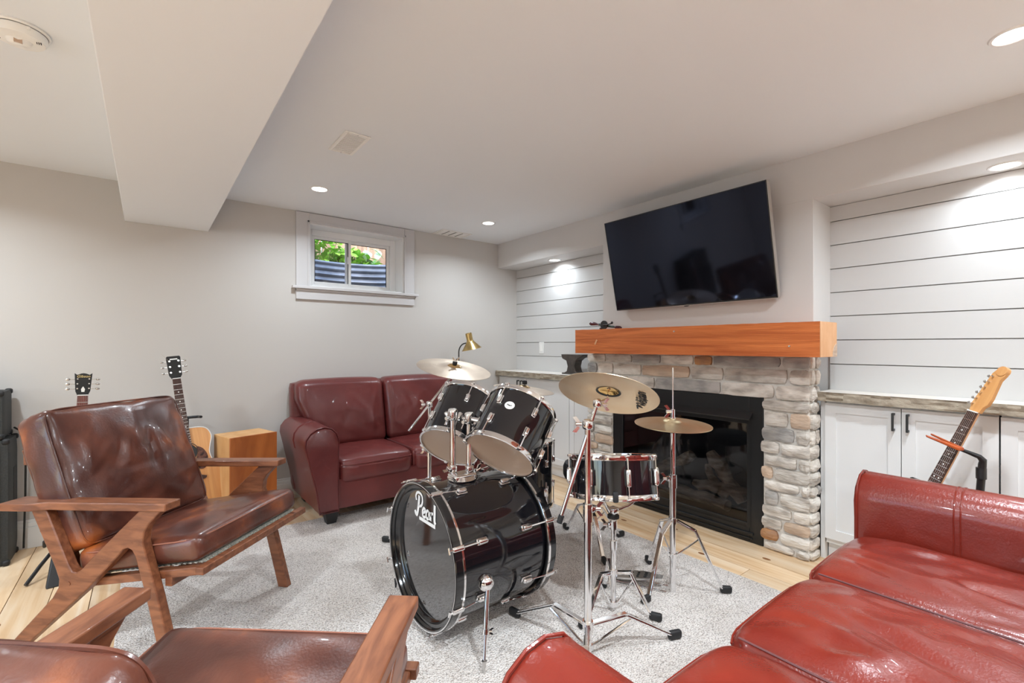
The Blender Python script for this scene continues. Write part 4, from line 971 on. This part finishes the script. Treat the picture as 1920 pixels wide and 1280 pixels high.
# ================================================================ drum kit
FW = V((math.sin(YAW), math.cos(YAW), 0)); RT = V((math.cos(YAW), -math.sin(YAW), 0)); UP = V((0, 0, 1))
def wing(T=None):
    m = MB(); m.cyl((0, 0, -.004), (0, 0, .012), .006, n=10)
    for s_ in (-1, 1): m.prism([(0, -.003), (s_*.012, .008), (s_*.02, .014), (s_*.022, .004), (s_*.010, -.005)], -.002, .002, Matrix(((1, 0, 0, 0), (0, 0, 1, 0), (0, 1, 0, .006), (0, 0, 0, 1))))
    return m
WING = wing().mesh('wing_nut')
def add_wing(parent, loc, z=(0, 0, 1), sc=1, x=None):
    o = ob('wing_nut', WING, 'chrome', parent); o.matrix_local = frame(loc, z, x) @ Matrix.Scale(sc, 4); return o
def lug_mesh():
    m = MB(); m.soft((.009, 0, 0), (.020, .017, .040), .007, (4, 4, 6)); m.soft((.003, 0, 0), (.008, .021, .046), .004, (3, 4, 6)); return m.mesh('lug')
LUG = lug_mesh()
def drum(name, lab, T, R, L, nl, a0=0, shellmat='lacquer', tophead='headwht', bothead='headclr', group=None, long_lug=False):
    t = thing(name, lab, 'drum', mat=T, group=group)
    Rs = R-.006
    MB().lathe([(Rs, .004), (Rs, L-.004)], 64).build('shell', shellmat, t)
    hp = lambda z, d: [(R-.007, z), (R-.002, z-.001*d), (R-.001, z+.018*d), (R+.005, z+.019*d), (R+.005, z+.021*d), (R-.003, z+.022*d), (R-.005, z+.003*d)]
    bot = [(R-.009, .012), (R-.001, .012), (R+.001, .008), (R+.001, -.010), (R-.003, -.012), (R-.008, -.010)]
    MB().lathe(bot, 64, loop=True).build('hoop', 'chrome', t); MB().lathe([(r, L-z) for r, z in bot], 64, loop=True).build('hoop', 'chrome', t)
    MB().lathe([(.0005, -.001), (R-.012, -.001), (R-.007, -.004)], 48).build('head', bothead, t); MB().lathe([(.0005, L+.001), (R-.012, L+.001), (R-.007, L+.004)], 48).build('head', tophead, t)
    rb = MB().cyl((.013, 0, -.004), (.013, 0, .10), .0032, n=8)
    zl = (.30*L, .70*L) if not long_lug else (.5*L,)
    rod = MB().cyl((.0125, 0, 0), (.0125, 0, 1), .0030, n=8).mesh('tension_rod'); rod.materials.append(M['chrome'])
    ear = MB().soft((.008, 0, 0), (.022, .018, .014), .005, (3, 3, 3)).mesh('hoop_ear'); ear.materials.append(M['chrome'])
    if long_lug: lm = MB().soft((.010, 0, 0), (.022, .020, .070), .006, (4, 4, 8)).soft((.016, 0, 0), (.018, .012, .060), .005, (3, 3, 6)).mesh('lug')
    else: lm = LUG
    for i in range(nl):
        a = a0+2*PI*i/nl
        for k, z in enumerate(zl):
            o = ob('lug', lm, 'chrome', t); o.location = (Rs*math.cos(a), Rs*math.sin(a), z); o.rotation_euler = (0, 0, a)
            for end in ((0, 1) if long_lug else (k,)):
                r_ = ob('tension_rod', rod, None, o); z1 = (-.006 if end == 0 else L+.006)-z; r_.scale = (1, 1, z1)
                e_ = ob('hoop_ear', ear, None, o); e_.location = (0, 0, z1)
    return t
def xmat(c, axis, x=None): return frame(c, axis, x)
# ---- bass drum, axis along +X, z=0 is the front head
BC = V((.892, 1.755, .322)); BR = .297; BL = .495
T = frame(BC, (1, 0, 0), (0, -1, 0))   # local x = -Y (viewer side), local y = up? check below
t = thing('bass_drum', 'large black lacquer bass drum with a dark reflective front head', 'drum', mat=T)
bass = t
Rs = .277
MB().lathe([(Rs, .02), (Rs, BL-.02)], 96).build('shell', 'lacquer', t)
for nm, z0, z1 in (('front', -.004, .042), ('rear', BL-.042, BL+.004)):
    h = MB().lathe([(BR-.004, z0), (BR, z0+.004), (BR, z1-.004), (BR-.004, z1), (BR-.013, z1), (BR-.013, z0)], 96, loop=True).build('hoop', 'hoopblk', t)
    zi = z1-.008 if nm == 'front' else z0+.008
    MB().lathe([(BR-.001, zi-.005), (BR+.002, zi-.004), (BR+.002, zi+.004), (BR-.001, zi+.005)], 96, loop=True).build('chrome_inlay', 'chrome', h)
    zo = z0+.002 if nm == 'front' else z1-.002
    MB().lathe([(BR-.012, zo-.001), (BR-.003, zo-.003 if nm == 'front' else zo+.003), (BR-.010, zo+.0), ], 96).build('lip', 'chrome', h)
MB().lathe([(BR-.013, .004), (BR-.018, .012), (.268, .014), (.262, .026), (.256, .030)], 96).build('head_collar', 'hoopblk', t)
hd = MB().lathe([(.0005, .030), (.257, .030)], 96).build('front_head', 'headblk', t)
MB().lathe([(.0005, BL-.014), (.283, BL-.014)], 96).build('batter_head', 'headclr', t)
rodb = MB().cyl((.0, 0, 0), (0, 0, 1), .0032, n=8).mesh('tension_rod'); rodb.materials.append(M['chrome'])
clawm = MB().soft((.004, 0, .018), (.012, .020, .05), .005, (4, 4, 6)).cyl((.004, 0, -.022), (.004, 0, -.004), .004, n=8).cyl((.004, -.012, -.022), (.004, .012, -.022), .0034, n=8).mesh('claw_hook'); clawm.materials.append(M['chrome'])
for i in range(8):
    a = PI/8+i*PI/4
    for e in (0, 1):
        zl = .135 if e == 0 else BL-.135
        o = ob('lug', LUG, 'chrome', t); o.location = (Rs*math.cos(a), Rs*math.sin(a), zl); o.rotation_euler = (0, 0, a); o.scale = (1.2, 1.2, 1.15)
        r_ = ob('tension_rod', rodb, None, t); rr = BR+.004; zc = .0 if e == 0 else BL; z_end = .02 if e == 0 else BL-.02
        p0 = V(((Rs+.014)*math.cos(a), (Rs+.014)*math.sin(a), zl)); p1 = V((rr*math.cos(a), rr*math.sin(a), z_end)); d = p1-p0
        r_.matrix_local = frame(p0, d) @ Matrix.Scale(d.length, 4, (0, 0, 1))
        c_ = ob('claw_hook', clawm, None, t); c_.location = (BR*math.cos(a), BR*math.sin(a), zc); c_.rotation_euler = (0, 0, a)
        if e: c_.rotation_euler = (PI, 0, -a); c_.rotation_euler = Matrix.Rotation(a, 3, 'Z').to_euler() ; c_.scale = (1, 1, -1)
# front lettering (read from the -X side)
inv = T.inverted()
def stick(me, mat, parent, c, right, up, name='lettering'):
    right = V(right).normalized(); up = V(up).normalized(); n = right.cross(up)
    W = Matrix(((right.x, up.x, n.x, c[0]), (right.y, up.y, n.y, c[1]), (right.z, up.z, n.z, c[2]), (0, 0, 0, 1)))
    o = ob(name, me, mat, parent); o.matrix_parent_inverse = Matrix.Identity(4)
    PW = parent.matrix_world.copy() if parent.parent is None else (parent.parent.matrix_world @ parent.matrix_local)
    o.matrix_local = PW.inverted() @ W; return o
bpy.context.view_layer.update()
XH = BC.x+.030-.0012
def ribbon(strokes, wd, t_=.001):
    m = MB()
    for st_ in strokes:
        ww = st_[0]*wd; pts = [V((*p, 0)) for p in st_[1:]]; sm = []
        for i in range(len(pts)-1):
            p0 = pts[max(i-1, 0)]; p1 = pts[i]; p2 = pts[i+1]; p3 = pts[min(i+2, len(pts)-1)]
            for s_ in range(6):
                u = s_/6; sm.append(.5*((2*p1)+(-p0+p2)*u+(2*p0-5*p1+4*p2-p3)*u*u+(-p0+3*p1-3*p2+p3)*u**3))
        sm.append(pts[-1]); L_ = []; R_ = []
        for i, p in enumerate(sm):
            d = (sm[min(i+1, len(sm)-1)]-sm[max(i-1, 0)]).normalized(); n_ = V((-d.y, d.x, 0)); L_.append(p+n_*ww/2); R_.append(p-n_*ww/2)
        k = len(sm); fs = [(i, i+1, k+i+1, k+i) for i in range(k-1)]; m.add([q+V((0, 0, t_)) for q in L_+R_], fs)
    return m.mesh('lettering')
# strokes in units of the word: x 0..1, y 0..0.7
word = [(1.5, (.20, .62), (.17, .40), (.13, .20), (.08, .08), (.02, .10), (-.01, .17)), (1.0, (.06, .46), (.03, .56), (.08, .66), (.20, .70), (.33, .64), (.36, .50), (.30, .38), (.19, .33)),
        (1.0, (.38, .22), (.46, .26), (.48, .33), (.42, .35), (.36, .26), (.37, .15), (.43, .11), (.50, .15)), (1.0, (.66, .31), (.60, .34), (.54, .27), (.54, .16), (.60, .12), (.66, .20)), (1.1, (.67, .34), (.665, .22), (.69, .12)),
        (1.1, (.75, .34), (.745, .12)), (1.0, (.75, .24), (.79, .32), (.85, .33)), (1.5, (.93, .58), (.925, .35), (.925, .16), (.97, .10))]
S_ = .185
stick(ribbon([[s_[0]]+[(p[0]*S_, p[1]*S_*.86) for p in s_[1:]] for s_ in word], .0115), 'whiteink', t, (XH, 1.850, .449), (0, -1, 0), (0, 0, 1))
MB().box((0, 0, 0), (.140, .014, .001)).build('underline', 'whiteink', t).matrix_local = inv @ Matrix(((0, 0, -1, XH), (-1, 0, 0, 1.745), (0, 1, 0, .452), (0, 0, 0, 1)))
# spurs
def W2L(p): return inv @ V(p)
for s_ in (-1, 1):
    top = V((1.035, 1.755+s_*.285, .268)); foot = V((.955, 1.755+s_*.378, RZ)); d = (foot-top)
    br = MB().ell(W2L(top-V((0, s_*.012, -.004))), (.034, .034, .034), 14, 10); br.build('spur_bracket', 'chrome', t)
    mid = top+d*.55
    sp_ = MB().cyl(W2L(top), W2L(mid), .0095, n=12).cyl(W2L(mid-d*.03), W2L(mid+d*.03), .0125, n=12).cyl(W2L(mid), W2L(foot+V((0, 0, .02))), .0055, n=10).build('spur', 'chrome', t)
    MB().cyl(W2L(foot+V((0, 0, .035))-d*.03), W2L(foot), .010, .003, 10).build('spur_tip', 'rubber' if s_ > 0 else 'steel', t)
    add_wing(sp_, W2L(mid+V((0, -s_*.0, 0))+RT*.012), inv.to_3x3() @ RT, 1.0)
# tom holder on the shell
tm = thing('tom_mount', 'double chrome tom holder rising from the top of the bass drum', 'drum hardware', (1.10, 1.757, .322+Rs))
MB().soft((0, 0, .012), (.115, .075, .034), .010, (8, 8, 4)).lathe([(.058, .0), (.062, .004), (.05, .02)], 24).build('base_plate', 'chrome', tm, bevel=0)
for s_, (dx, dy) in ((0, (-.030, .030)), (1, (.026, -.018))):
    ztop = .278 if s_ == 0 else .262
    MB().soft((dx, dy, .045), (.034, .034, .036), .008, (4, 4, 4)).build('collar', 'chrome', tm)
    MB().cyl((dx, dy, .02), (dx, dy, ztop), .0125, n=16).build('post', 'chrome', tm)
    k = MB().soft((dx, dy, ztop+.008), (.042, .036, .056), .014, (6, 6, 6)).build('tilter', 'chrome', tm)
    ang = math.radians(70 if s_ == 0 else -62)
    p1 = V((dx+.13*math.cos(ang), dy+.13*math.sin(ang), ztop-.01))
    MB().cyl((dx, dy, ztop+.006), p1, .011, n=12).cyl(V((dx, dy, ztop+.006)).lerp(p1, .4), V((dx, dy, ztop+.006)).lerp(p1, .85), .019, n=14).build('arm', 'chrome', tm)
    add_wing(k, (dx-.03, dy-.012, ztop-.004), (-1, -.4, 0), 1.3, (0, 0, 1))
add_wing(tm, (.075, -.01, .03), (.8, -.3, .5), 1.4); add_wing(tm, (-.06, .01, .05), (-.6, .3, .6), 1.2)
# toms
n1 = V((.621, .351, .701)); n2 = V((.664, .21, .717))
drum('rack_tom', 'black rack tom at the left of the tom holder, tilted away', frame((1.16, 1.968, .700), n1, (0, -1, 0)), .152, .285, 6, .35, bothead='headclr')
t2 = drum('rack_tom', 'black rack tom with an oval cream badge at the right of the tom holder', frame((1.198, 1.607, .722), n2, (0, -1, 0)), .162, .250, 6, -.32, bothead='headclr')
bd = MB().lathe([(.0005, .0012), (.020, .001), (.021, 0)], 28)
def on_shell(parent, ang, z, R, build):
    o = build; o.matrix_local = Matrix.Rotation(ang, 4, 'Z') @ Matrix.Translation((R, 0, z)) @ Matrix(((0, 0, 1, 0), (1, 0, 0, 0), (0, 1, 0, 0), (0, 0, 0, 1)))
bo = MB().lathe([(.0005, .0022), (.018, .002), (.0195, 0)], 28, Matrix.Scale(1.15, 4, (1, 0, 0))).build('badge', 'plastic', t2)
BADGE = (t2, bo)
ft = drum('floor_tom', 'deep black floor tom standing behind the right rack tom', frame((1.80, 2.215, .235), (0.03, .02, 1)), .205, .37, 8, .2, bothead='headclr')
for a in (.6, 2.7, 4.8):
    q = V((.222*math.cos(a), .222*math.sin(a), 0)); MB().tube([q+V((0, 0, .16)), q+V((0, 0, -.1)), q*1.06+V((0, 0, -.222))], .0055, 8).build('leg', 'chrome', ft); MB().soft(q*.97+V((0, 0, .1)), (.03, .03, .05), .008, (3, 3, 4)).build('leg_bracket', 'chrome', ft)
    MB().cyl(q*1.05+V((0, 0, -.20)), q*1.06+V((0, 0, -.223)), .010, n=10).build('rubber_foot', 'rubber', ft)
# snare
sn_n = (UP+FW*.21).normalized(); SC = V((1.633, 1.347, 0)); sb = SC+UP*.536-FW*.016
sn = drum('snare_drum', 'black snare drum with chrome hoops on a low stand', frame(sb, sn_n, RT), .192, .160, 8, .1, long_lug=True)
a = .55
MB().soft((.197*math.cos(a), .197*math.sin(a), .075), (.022, .022, .075), .006, (3, 3, 6)).soft((.207*math.cos(a), .207*math.sin(a), .10), (.018, .014, .03), .004, (3, 3, 4)).build('strainer', 'chrome', sn); 
MB().soft((.193*math.cos(-1.75), .193*math.sin(-1.75), .006), (.022, .016, .042), .005, (3, 3, 4)).build('basket_grip', 'rubber', sn)
# ---- stands
def tripod(t, base, feet, z_up, z_low, zfoot=RZ, hw=.008, footlen=.055, double=True):
    """legs from the upper collar to the feet with braces to the lower collar; local coordinates"""
    b = V(base)
    MB().cyl((b.x, b.y, z_up-.014), (b.x, b.y, z_up+.014), .020, n=16).build('leg_collar', 'chrome', t)
    MB().cyl((b.x, b.y, z_low-.010), (b.x, b.y, z_low+.010), .018, n=16).build('brace_collar', 'chrome', t)
    for f in feet:
        f = V((f[0], f[1], zfoot+.012)); d = V((f.x-b.x, f.y-b.y, 0)); L = d.length; d.normalize(); s_ = V((-d.y, d.x, 0))
        top = b+d*.018; top.z = z_up; knee = b+d*(L*.42); knee.z = z_low+(z_up-z_low)*.72 if z_up > .2 else z_up+.012
        end = V((f.x, f.y, zfoot+.026))-d*.02
        leg = MB()
        for (qa, qb, wa) in ((top, knee, .017), (knee, end, .015)):
            dd = (qb-qa); leg.box((qa+qb)/2, (.0125, wa, dd.length+.006), R=basis(dd.normalized(), s_.cross(dd)))
        [leg.tube([top+s_*o2-UP*.001, knee+s_*o2-UP*.001, end+s_*o2-UP*.001], .0036, 6) for o2 in (-.0085, .0085)]; leg.cyl(knee-s_*.011, knee+s_*.011, .0055, n=10); leg.cyl(top-s_*.011, top+s_*.011, .006, n=10)
        lo = leg.build('leg', 'chrome', t)
        lw = b+d*.016; lw.z = z_low; MB().tube([lw, knee.lerp(end, .15)], .0042, 6).build('brace', 'chrome', lo)
        dd = (f-end); q = end-d*.012
        MB().soft((0, 0, 0), (footlen, .024, .034), .010, (5, 4, 4), R=basis(d.cross(UP).cross(d) if False else UP, d)).build('rubber_foot', 'rubber', lo).location = V((f.x, f.y, zfoot+.019))
def clampj(t, p, sc=1, wdir=RT):
    o = MB().cyl(V(p)-UP*.018*sc, V(p)+UP*.018*sc, .0165*sc, n=16).soft(V(p)+wdir*.016*sc, (.026*sc, .022*sc, .022*sc), .006*sc, (3, 3, 3)).build('clamp', 'chrome', t)
    add_wing(o, V(p)+wdir*.03*sc, wdir, 1.15*sc, (0, 0, 1)); return o
def cymbal(lab, c, n, R, mat, seedx=None, bellmat=None, group=None):
    n = V(n).normalized(); t = thing('cymbal', lab, 'cymbal', mat=frame(c, n, seedx or RT), group=group)
    prof = [(.006, .026), (.02, .0255), (.036, .021), (.043, .0145), (.05, .0115), (R*.5, .0075), (R*.8, .0028), (R, -.002)]
    under = [(r, z-.0014) for r, z in prof[::-1]]
    MB().lathe(prof+under, 72, loop=True).build('disc', mat, t, ang=50)
    if bellmat: MB().lathe([(.008, .0268), (.02, .0262), (.035, .0217), (.043, .0152)], 40).build('bell', bellmat, t)
    return t
# crash boom stand
BS = V((1.315, 1.207, 0)); t = thing('boom_stand', 'tall chrome cymbal boom stand with spread legs in front of the snare', 'cymbal stand', BS)
w = lambda p: V(p)-BS
MB().cyl((0, 0, .035), (0, 0, .56), .0145, n=18).build('lower_tube', 'chrome', t); MB().cyl((0, 0, .50), (0, 0, .885), .0115, n=18).build('upper_tube', 'chrome', t)
MB().cyl((0, 0, .525), (0, 0, .575), .0185, n=18).build('height_collar', 'chrome', t); clampj(t, (0, 0, .572), 1.1)
feet = [w((1.261, 1.584, 0)), w((1.669, 1.064, 0)), w((1.03, .965, 0))]
tripod(t, (0, 0, 0), feet, .135, .05, hw=.009, footlen=.06)
bd_ = (RT*.315+FW*.06+UP*.95).normalized(); CP = V((0, 0, .892))+RT*.010
MB().soft((0, 0, .892), (.036, .036, .042), .012, (5, 5, 5)).build('boom_clamp', 'chrome', t)
add_wing(t, V((0, 0, .892))-RT*.03, -RT, 1.4, (0, 0, 1))
MB().cyl(CP-bd_*.365, CP+bd_*.085, .0078, n=14).build('boom_arm', 'chrome', t); MB().cyl(CP-bd_*.385, CP-bd_*.355, .0105, n=14).build('rubber_tip', 'rubber', t)
cc = V((1.411, 1.190, 1.002)); cn = V((.452, .19, .872)).normalized()
tl = CP+bd_*.085; MB().soft(tl, (.028, .028, .034), .009, (4, 4, 4)).build('tilter', 'chrome', t); add_wing(t, tl+RT*.024-UP*.006, RT, 1.1, (0, 0, 1))
ctop = w(cc); MB().cyl(tl, ctop-cn*.02, .0045, n=10).cyl(ctop-cn*.02, ctop+cn*.075, .0034, n=10).build('cymbal_rod', 'chrome', t)
MB().cyl(ctop+cn*.027, ctop+cn*.034, .016, n=16).build('felt_washer', 'felt', t); MB().cyl(ctop+cn*.055, ctop+cn*.080, .0062, n=12).build('cymbal_sleeve', 'dot', t)
cn_c = cn.copy(); cc_c = cc.copy()
cr = cymbal('bronze crash cymbal with black script tilted over the front boom stand', cc, cn, .194, 'cymbal', bellmat='bell')
MB().lathe([(.009, .0238), (.02, .0235), (.034, .0190), (.0405, .0135)], 40).build('bell_underside', 'bell', cr); MB().lathe([(.0405, .0128), (.0425, .0116), (.047, .0098), (.049, .0094)], 48).build('bell_reflection_ring', 'iron', cr)  # black ring paints the dark reflection inside the hollow bell
zt = text_mesh('Zildjian', .060, shear=.25, offset=.0008, extrude=.0004); o = ob('lettering', zt, 'ink', cr)
bpy.context.view_layer.update()
_rd = (UP-cn_c*UP.dot(cn_c)).normalized(); _rt = (RT-cn_c*RT.dot(cn_c)).normalized(); _r = (_rd+_rt*.16).normalized(); _u = -_rt; _u = (_u-_r*_u.dot(_r)).normalized(); _n = _r.cross(_u); _c = cc_c+_rt*.132+_rd*.0+cn_c*(.0042-.0034)
_W = Matrix(((_r.x, _u.x, _n.x, _c.x), (_r.y, _u.y, _n.y, _c.y), (_r.z, _u.z, _n.z, _c.z), (0, 0, 0, 1)))
o.matrix_local = cr.matrix_world.inverted() @ _W @ Matrix.Rotation(math.radians(3.2), 4, 'X')
# left boom stand behind the bass drum
LS = V((1.318, 2.47, 0)); t = thing('boom_stand', 'chrome cymbal boom stand standing behind the bass drum by the loveseat', 'cymbal stand', LS)
MB().cyl((0, 0, .04), (0, 0, .56), .0125, n=16).build('lower_tube', 'chrome', t); MB().cyl((0, 0, .5), (0, 0, .83), .0095, n=16).build('upper_tube', 'chrome', t)
MB().cyl((0, 0, .535), (0, 0, .585), .0165, n=16).build('height_collar', 'chrome', t); clampj(t, (0, 0, .575), 1, -RT)
tripod(t, (0, 0, 0), [V((1.132, 2.66, 0))-LS, V((1.55, 2.58, 0))-LS, V((1.28, 2.235, 0))-LS], .40, .16)
cc = V((1.497, 2.484, 1.050)); cn = V((.028, -.256, .966)).normalized(); CL = V((0, 0, .842)); top = V(cc)-LS-cn*.035
bd_ = (top-CL).normalized(); MB().soft(CL, (.034, .034, .04), .011, (5, 5, 5)).build('boom_clamp', 'chrome', t); add_wing(t, CL-RT*.03, -RT, 1.3, (0, 0, 1))
bd2 = bd_; MB().cyl(CL-bd2*.20, top, .0065, n=12).build('boom_arm', 'chrome', t); MB().soft(top, (.026, .026, .03), .008, (4, 4, 4)).build('tilter', 'chrome', t)
ct = V(cc)-LS; MB().cyl(top, ct+cn*.065, .0038, n=10).build('cymbal_rod', 'chrome', t); MB().cyl(ct+cn*.026, ct+cn*.042, .015, n=16).build('felt_washer', 'felt', t); add_wing(t, ct+cn*.05, cn, 1.2)
cymbal('pale bronze crash cymbal above the left rack tom', cc, cn, .23, 'cymbal2', bellmat='bell')
# rear cymbal and its stand
RS_ = V((2.035, 2.475, 0)); t = thing('cymbal_stand', 'straight chrome cymbal stand behind the right rack tom', 'cymbal stand', RS_)
MB().cyl((0, 0, .04), (0, 0, .5), .0125, n=16).build('lower_tube', 'chrome', t); MB().cyl((0, 0, .45), (0, 0, .85), .009, n=16).build('upper_tube', 'chrome', t)
tripod(t, (0, 0, 0), [(.27, .06, 0), (-.17, .2, 0), (-.05, -.2, 0)], .38, .15)
cn = (UP+RT*.13-FW*.04).normalized(); ct = V((0, 0, .892))+RT*.012; MB().cyl(ct-cn*.05, ct+cn*.07, .0038, n=10).build('cymbal_rod', 'chrome', t); MB().soft(ct+cn*.045, (.03, .03, .03), .01, (5, 5, 5)).build('felt_washer', 'felt', t)
cymbal('bronze cymbal with a black felt top behind the right rack tom', RS_+ct, cn, .21, 'cymbal2', bellmat='bell')
# hi-hat
HS = V((1.986, 1.276, 0)); t = thing('hi_hat_stand', 'chrome hi-hat stand with tripod legs before the fireplace', 'cymbal stand', HS)
MB().cyl((0, 0, RZ), (0, 0, .53), .0145, n=18).build('lower_tube', 'chrome', t); MB().cyl((0, 0, .5), (0, 0, .775), .0115, n=18).build('upper_tube', 'chrome', t); MB().cyl((0, 0, .77), (0, 0, 1.085), .0035, n=10).build('pull_rod', 'chrome', t)
MB().cyl((0, 0, .51), (0, 0, .56), .019, n=18).build('height_collar', 'chrome', t); clampj(t, (0, 0, .553), 1.1, -RT)
MB().cyl((0, 0, .775), (0, 0, .785), .028, .02, 20).build('cymbal_seat', 'felt', t)
k = MB().cyl((0, 0, .845), (0, 0, .885), .010, n=14).cyl((0, 0, .835), (0, 0, .847), .014, n=14).build('clutch', 'chrome', t); add_wing(k, V((0, 0, .875))-RT*.014, -RT, 1.4, (0, 0, 1))
tripod(t, (0, 0, 0), [V((2.17, 1.11, 0))-HS, V((2.14, 1.525, 0))-HS, V((1.80, 1.295, 0))-HS], .352, .185, hw=.009)
pd = MB(); A0 = V((1.975, 1.30, 0))-HS; A1 = V((1.872, 1.515, 0))-HS; dv = (A1-A0).normalized(); sv = V((-dv.y, dv.x, 0))
def pdl(a, s_, z): return A0+dv*a+sv*s_+UP*z
foot_b = MB().add([pdl(.02, -.018, .070), pdl(.02, .018, .070), pdl(.12, .045, .060), pdl(.235, .040, .040), pdl(.25, 0, .036), pdl(.235, -.040, .040), pdl(.12, -.045, .060)]+[pdl(.02, -.018, .062), pdl(.02, .018, .062), pdl(.12, .045, .052), pdl(.235, .040, .030), pdl(.25, 0, .026), pdl(.235, -.040, .030), pdl(.12, -.045, .052)],
    [(0, 1, 2, 3, 4, 5, 6), (13, 12, 11, 10, 9, 8, 7)]+[(i, (i+1) % 7, 7+(i+1) % 7, 7+i) for i in range(7)]).build('footboard', 'steel', t)
for i in range(3):
    for j in (-1, 0, 1): MB().cyl(pdl(.10+i*.035, j*.020, .0625-.006*i), pdl(.10+i*.035, j*.020, .0640-.006*i), .0085, n=12).build('tread_hole', 'ink', foot_b)
MB().cyl(pdl(.21, 0, .043), pdl(.21, 0, .0455), .012, n=14).build('maker_mark', 'ink', foot_b)
for s_ in (-.03, .03): MB().cyl(pdl(.0, s_, .018), pdl(.26, s_, .018), .0035, n=8).build('pedal_rod', 'chrome', t)
MB().soft(pdl(.255, 0, .024), (.03, .07, .024), .006, (4, 6, 4), R=basis(UP, dv)).build('heel_plate', 'steel', t)
cymbal('upper hi-hat cymbal on the chrome stand before the fireplace glass', HS+V((0, 0, .816)), (-.015, -.05, 1), .178, 'cymbal3', bellmat='cymbal3')
lo_ = cymbal('lower hi-hat cymbal turned up under the top one', HS+V((0, 0, .8085)), (-.015, -.05, 1), .177, 'cymbal3'); lo_.matrix_world = lo_.matrix_world @ Matrix.Rotation(PI, 4, 'X')
# snare stand
t = thing('snare_stand', 'low chrome snare stand with basket arms under the snare drum', 'drum stand', SC)
MB().cyl((0, 0, .03), (0, 0, .30), .0125, n=16).build('lower_tube', 'chrome', t); MB().cyl((0, 0, .25), (0, 0, .455), .0095, n=16).build('upper_tube', 'chrome', t)
MB().cyl((0, 0, .285), (0, 0, .325), .016, n=16).build('height_collar', 'chrome', t); clampj(t, (0, 0, .395), 1.05, -RT)
MB().cyl((0, 0, .425), (0, 0, .437), .026, n=20).build('knob_ring', 'rubber', t); MB().soft((0, 0, .458), (.04, .04, .03), .008, (4, 4, 4)).build('basket_hub', 'chrome', t)
tripod(t, (0, 0, 0), [V((1.715, 1.185, 0))-SC, V((1.76, 1.51, 0))-SC, V((1.44, 1.345, 0))-SC], .185, .045)
for a in (.15, 2.2, 4.2):
    d = RT*math.cos(a)+FW*math.sin(a); MB().tube([V((0, 0, .458))+d*.015, V((0, 0, .475))+d*.07, V((0, 0, .522))+d*.135-UP*.15*.135*math.sin(a), V((0, 0, .536))+d*.198-UP*.15*.198*math.sin(a), V((0, 0, .552))+d*.206-UP*.15*.2*math.sin(a)], .0058, 8).build('basket_arm', 'chrome', t)
# throne
TH = V((2.06, 1.885, 0)); t = thing('drum_throne', 'round black drum throne behind the snare drum', 'stool', TH)
MB().lathe([(.0005, .40), (.12, .40), (.140, .408), (.150, .43), (.150, .475), (.140, .498), (.10, .506), (.0005, .508)], 48).build('seat', 'tolex', t)
MB().cyl((0, 0, .06), (0, 0, .40), .013, n=16).build('post', 'chrome', t); clampj(t, (0, 0, .30), 1)
tripod(t, (0, 0, 0), [V((2.12, 2.135, 0))-TH, V((1.945, 1.665, 0))-TH, V((2.30, 1.84, 0))-TH], .25, .12)
# badge on the right tom, facing the camera side of its shell
bpy.context.view_layer.update()
Lc = t2.matrix_world.inverted() @ V((1.08, 1.50, .86)); ang = math.atan2(Lc.y, Lc.x)
BADGE[1].matrix_local = Matrix.Rotation(ang, 4, 'Z') @ Matrix.Translation((.1565, 0, .155)) @ Matrix(((0, 0, 1, 0), (1, 0, 0, 0), (0, 1, 0, 0), (0, 0, 0, 1)))
o = ob('lettering', text_mesh('Pearl', .011, offset=.0002), 'ink', BADGE[1]); o.location = (0, -.001, .0026)
# ================================================================ floor lamp
t = thing('floor_lamp', 'brass gooseneck floor lamp at the right end of the loveseat', 'lamp', (2.352, 3.815, 0))
MB().lathe([(.0005, 0), (.11, 0), (.11, .012), (.02, .022), (.009, .03)], 32).build('base', 'brass', t); MB().cyl((0, 0, .02), (0, 0, 1.02), .008, n=12).build('pole', 'brass', t)
ps = [(0, 0, 1.01)]
for i in range(9):
    a = PI-PI*.62*i/8; ps.append(tuple(RT*(.07+.07*math.cos(a)-.0)+UP*(1.13+.085*math.sin(a))+V((0, 0, 0))))
MB().tube([ps[0]]+ps[1:], .006, 8).build('gooseneck', 'neckblk', t)
ax = (UP*.96-RT*.20-FW*.05).normalized(); c0 = RT*.115+UP*1.20
MB().lathe([(.026, .115), (.032, .108), (.030, .045), (.036, .03), (.098, -.045), (.096, -.045), (.033, .028), (.0005, .03)], 36, frame(c0, ax)).build('lamp_shade', 'brass', t)
MB().lathe([(.0005, .116), (.026, .1155)], 24, frame(c0, ax)).build('shade_cap', 'neckblk', t)
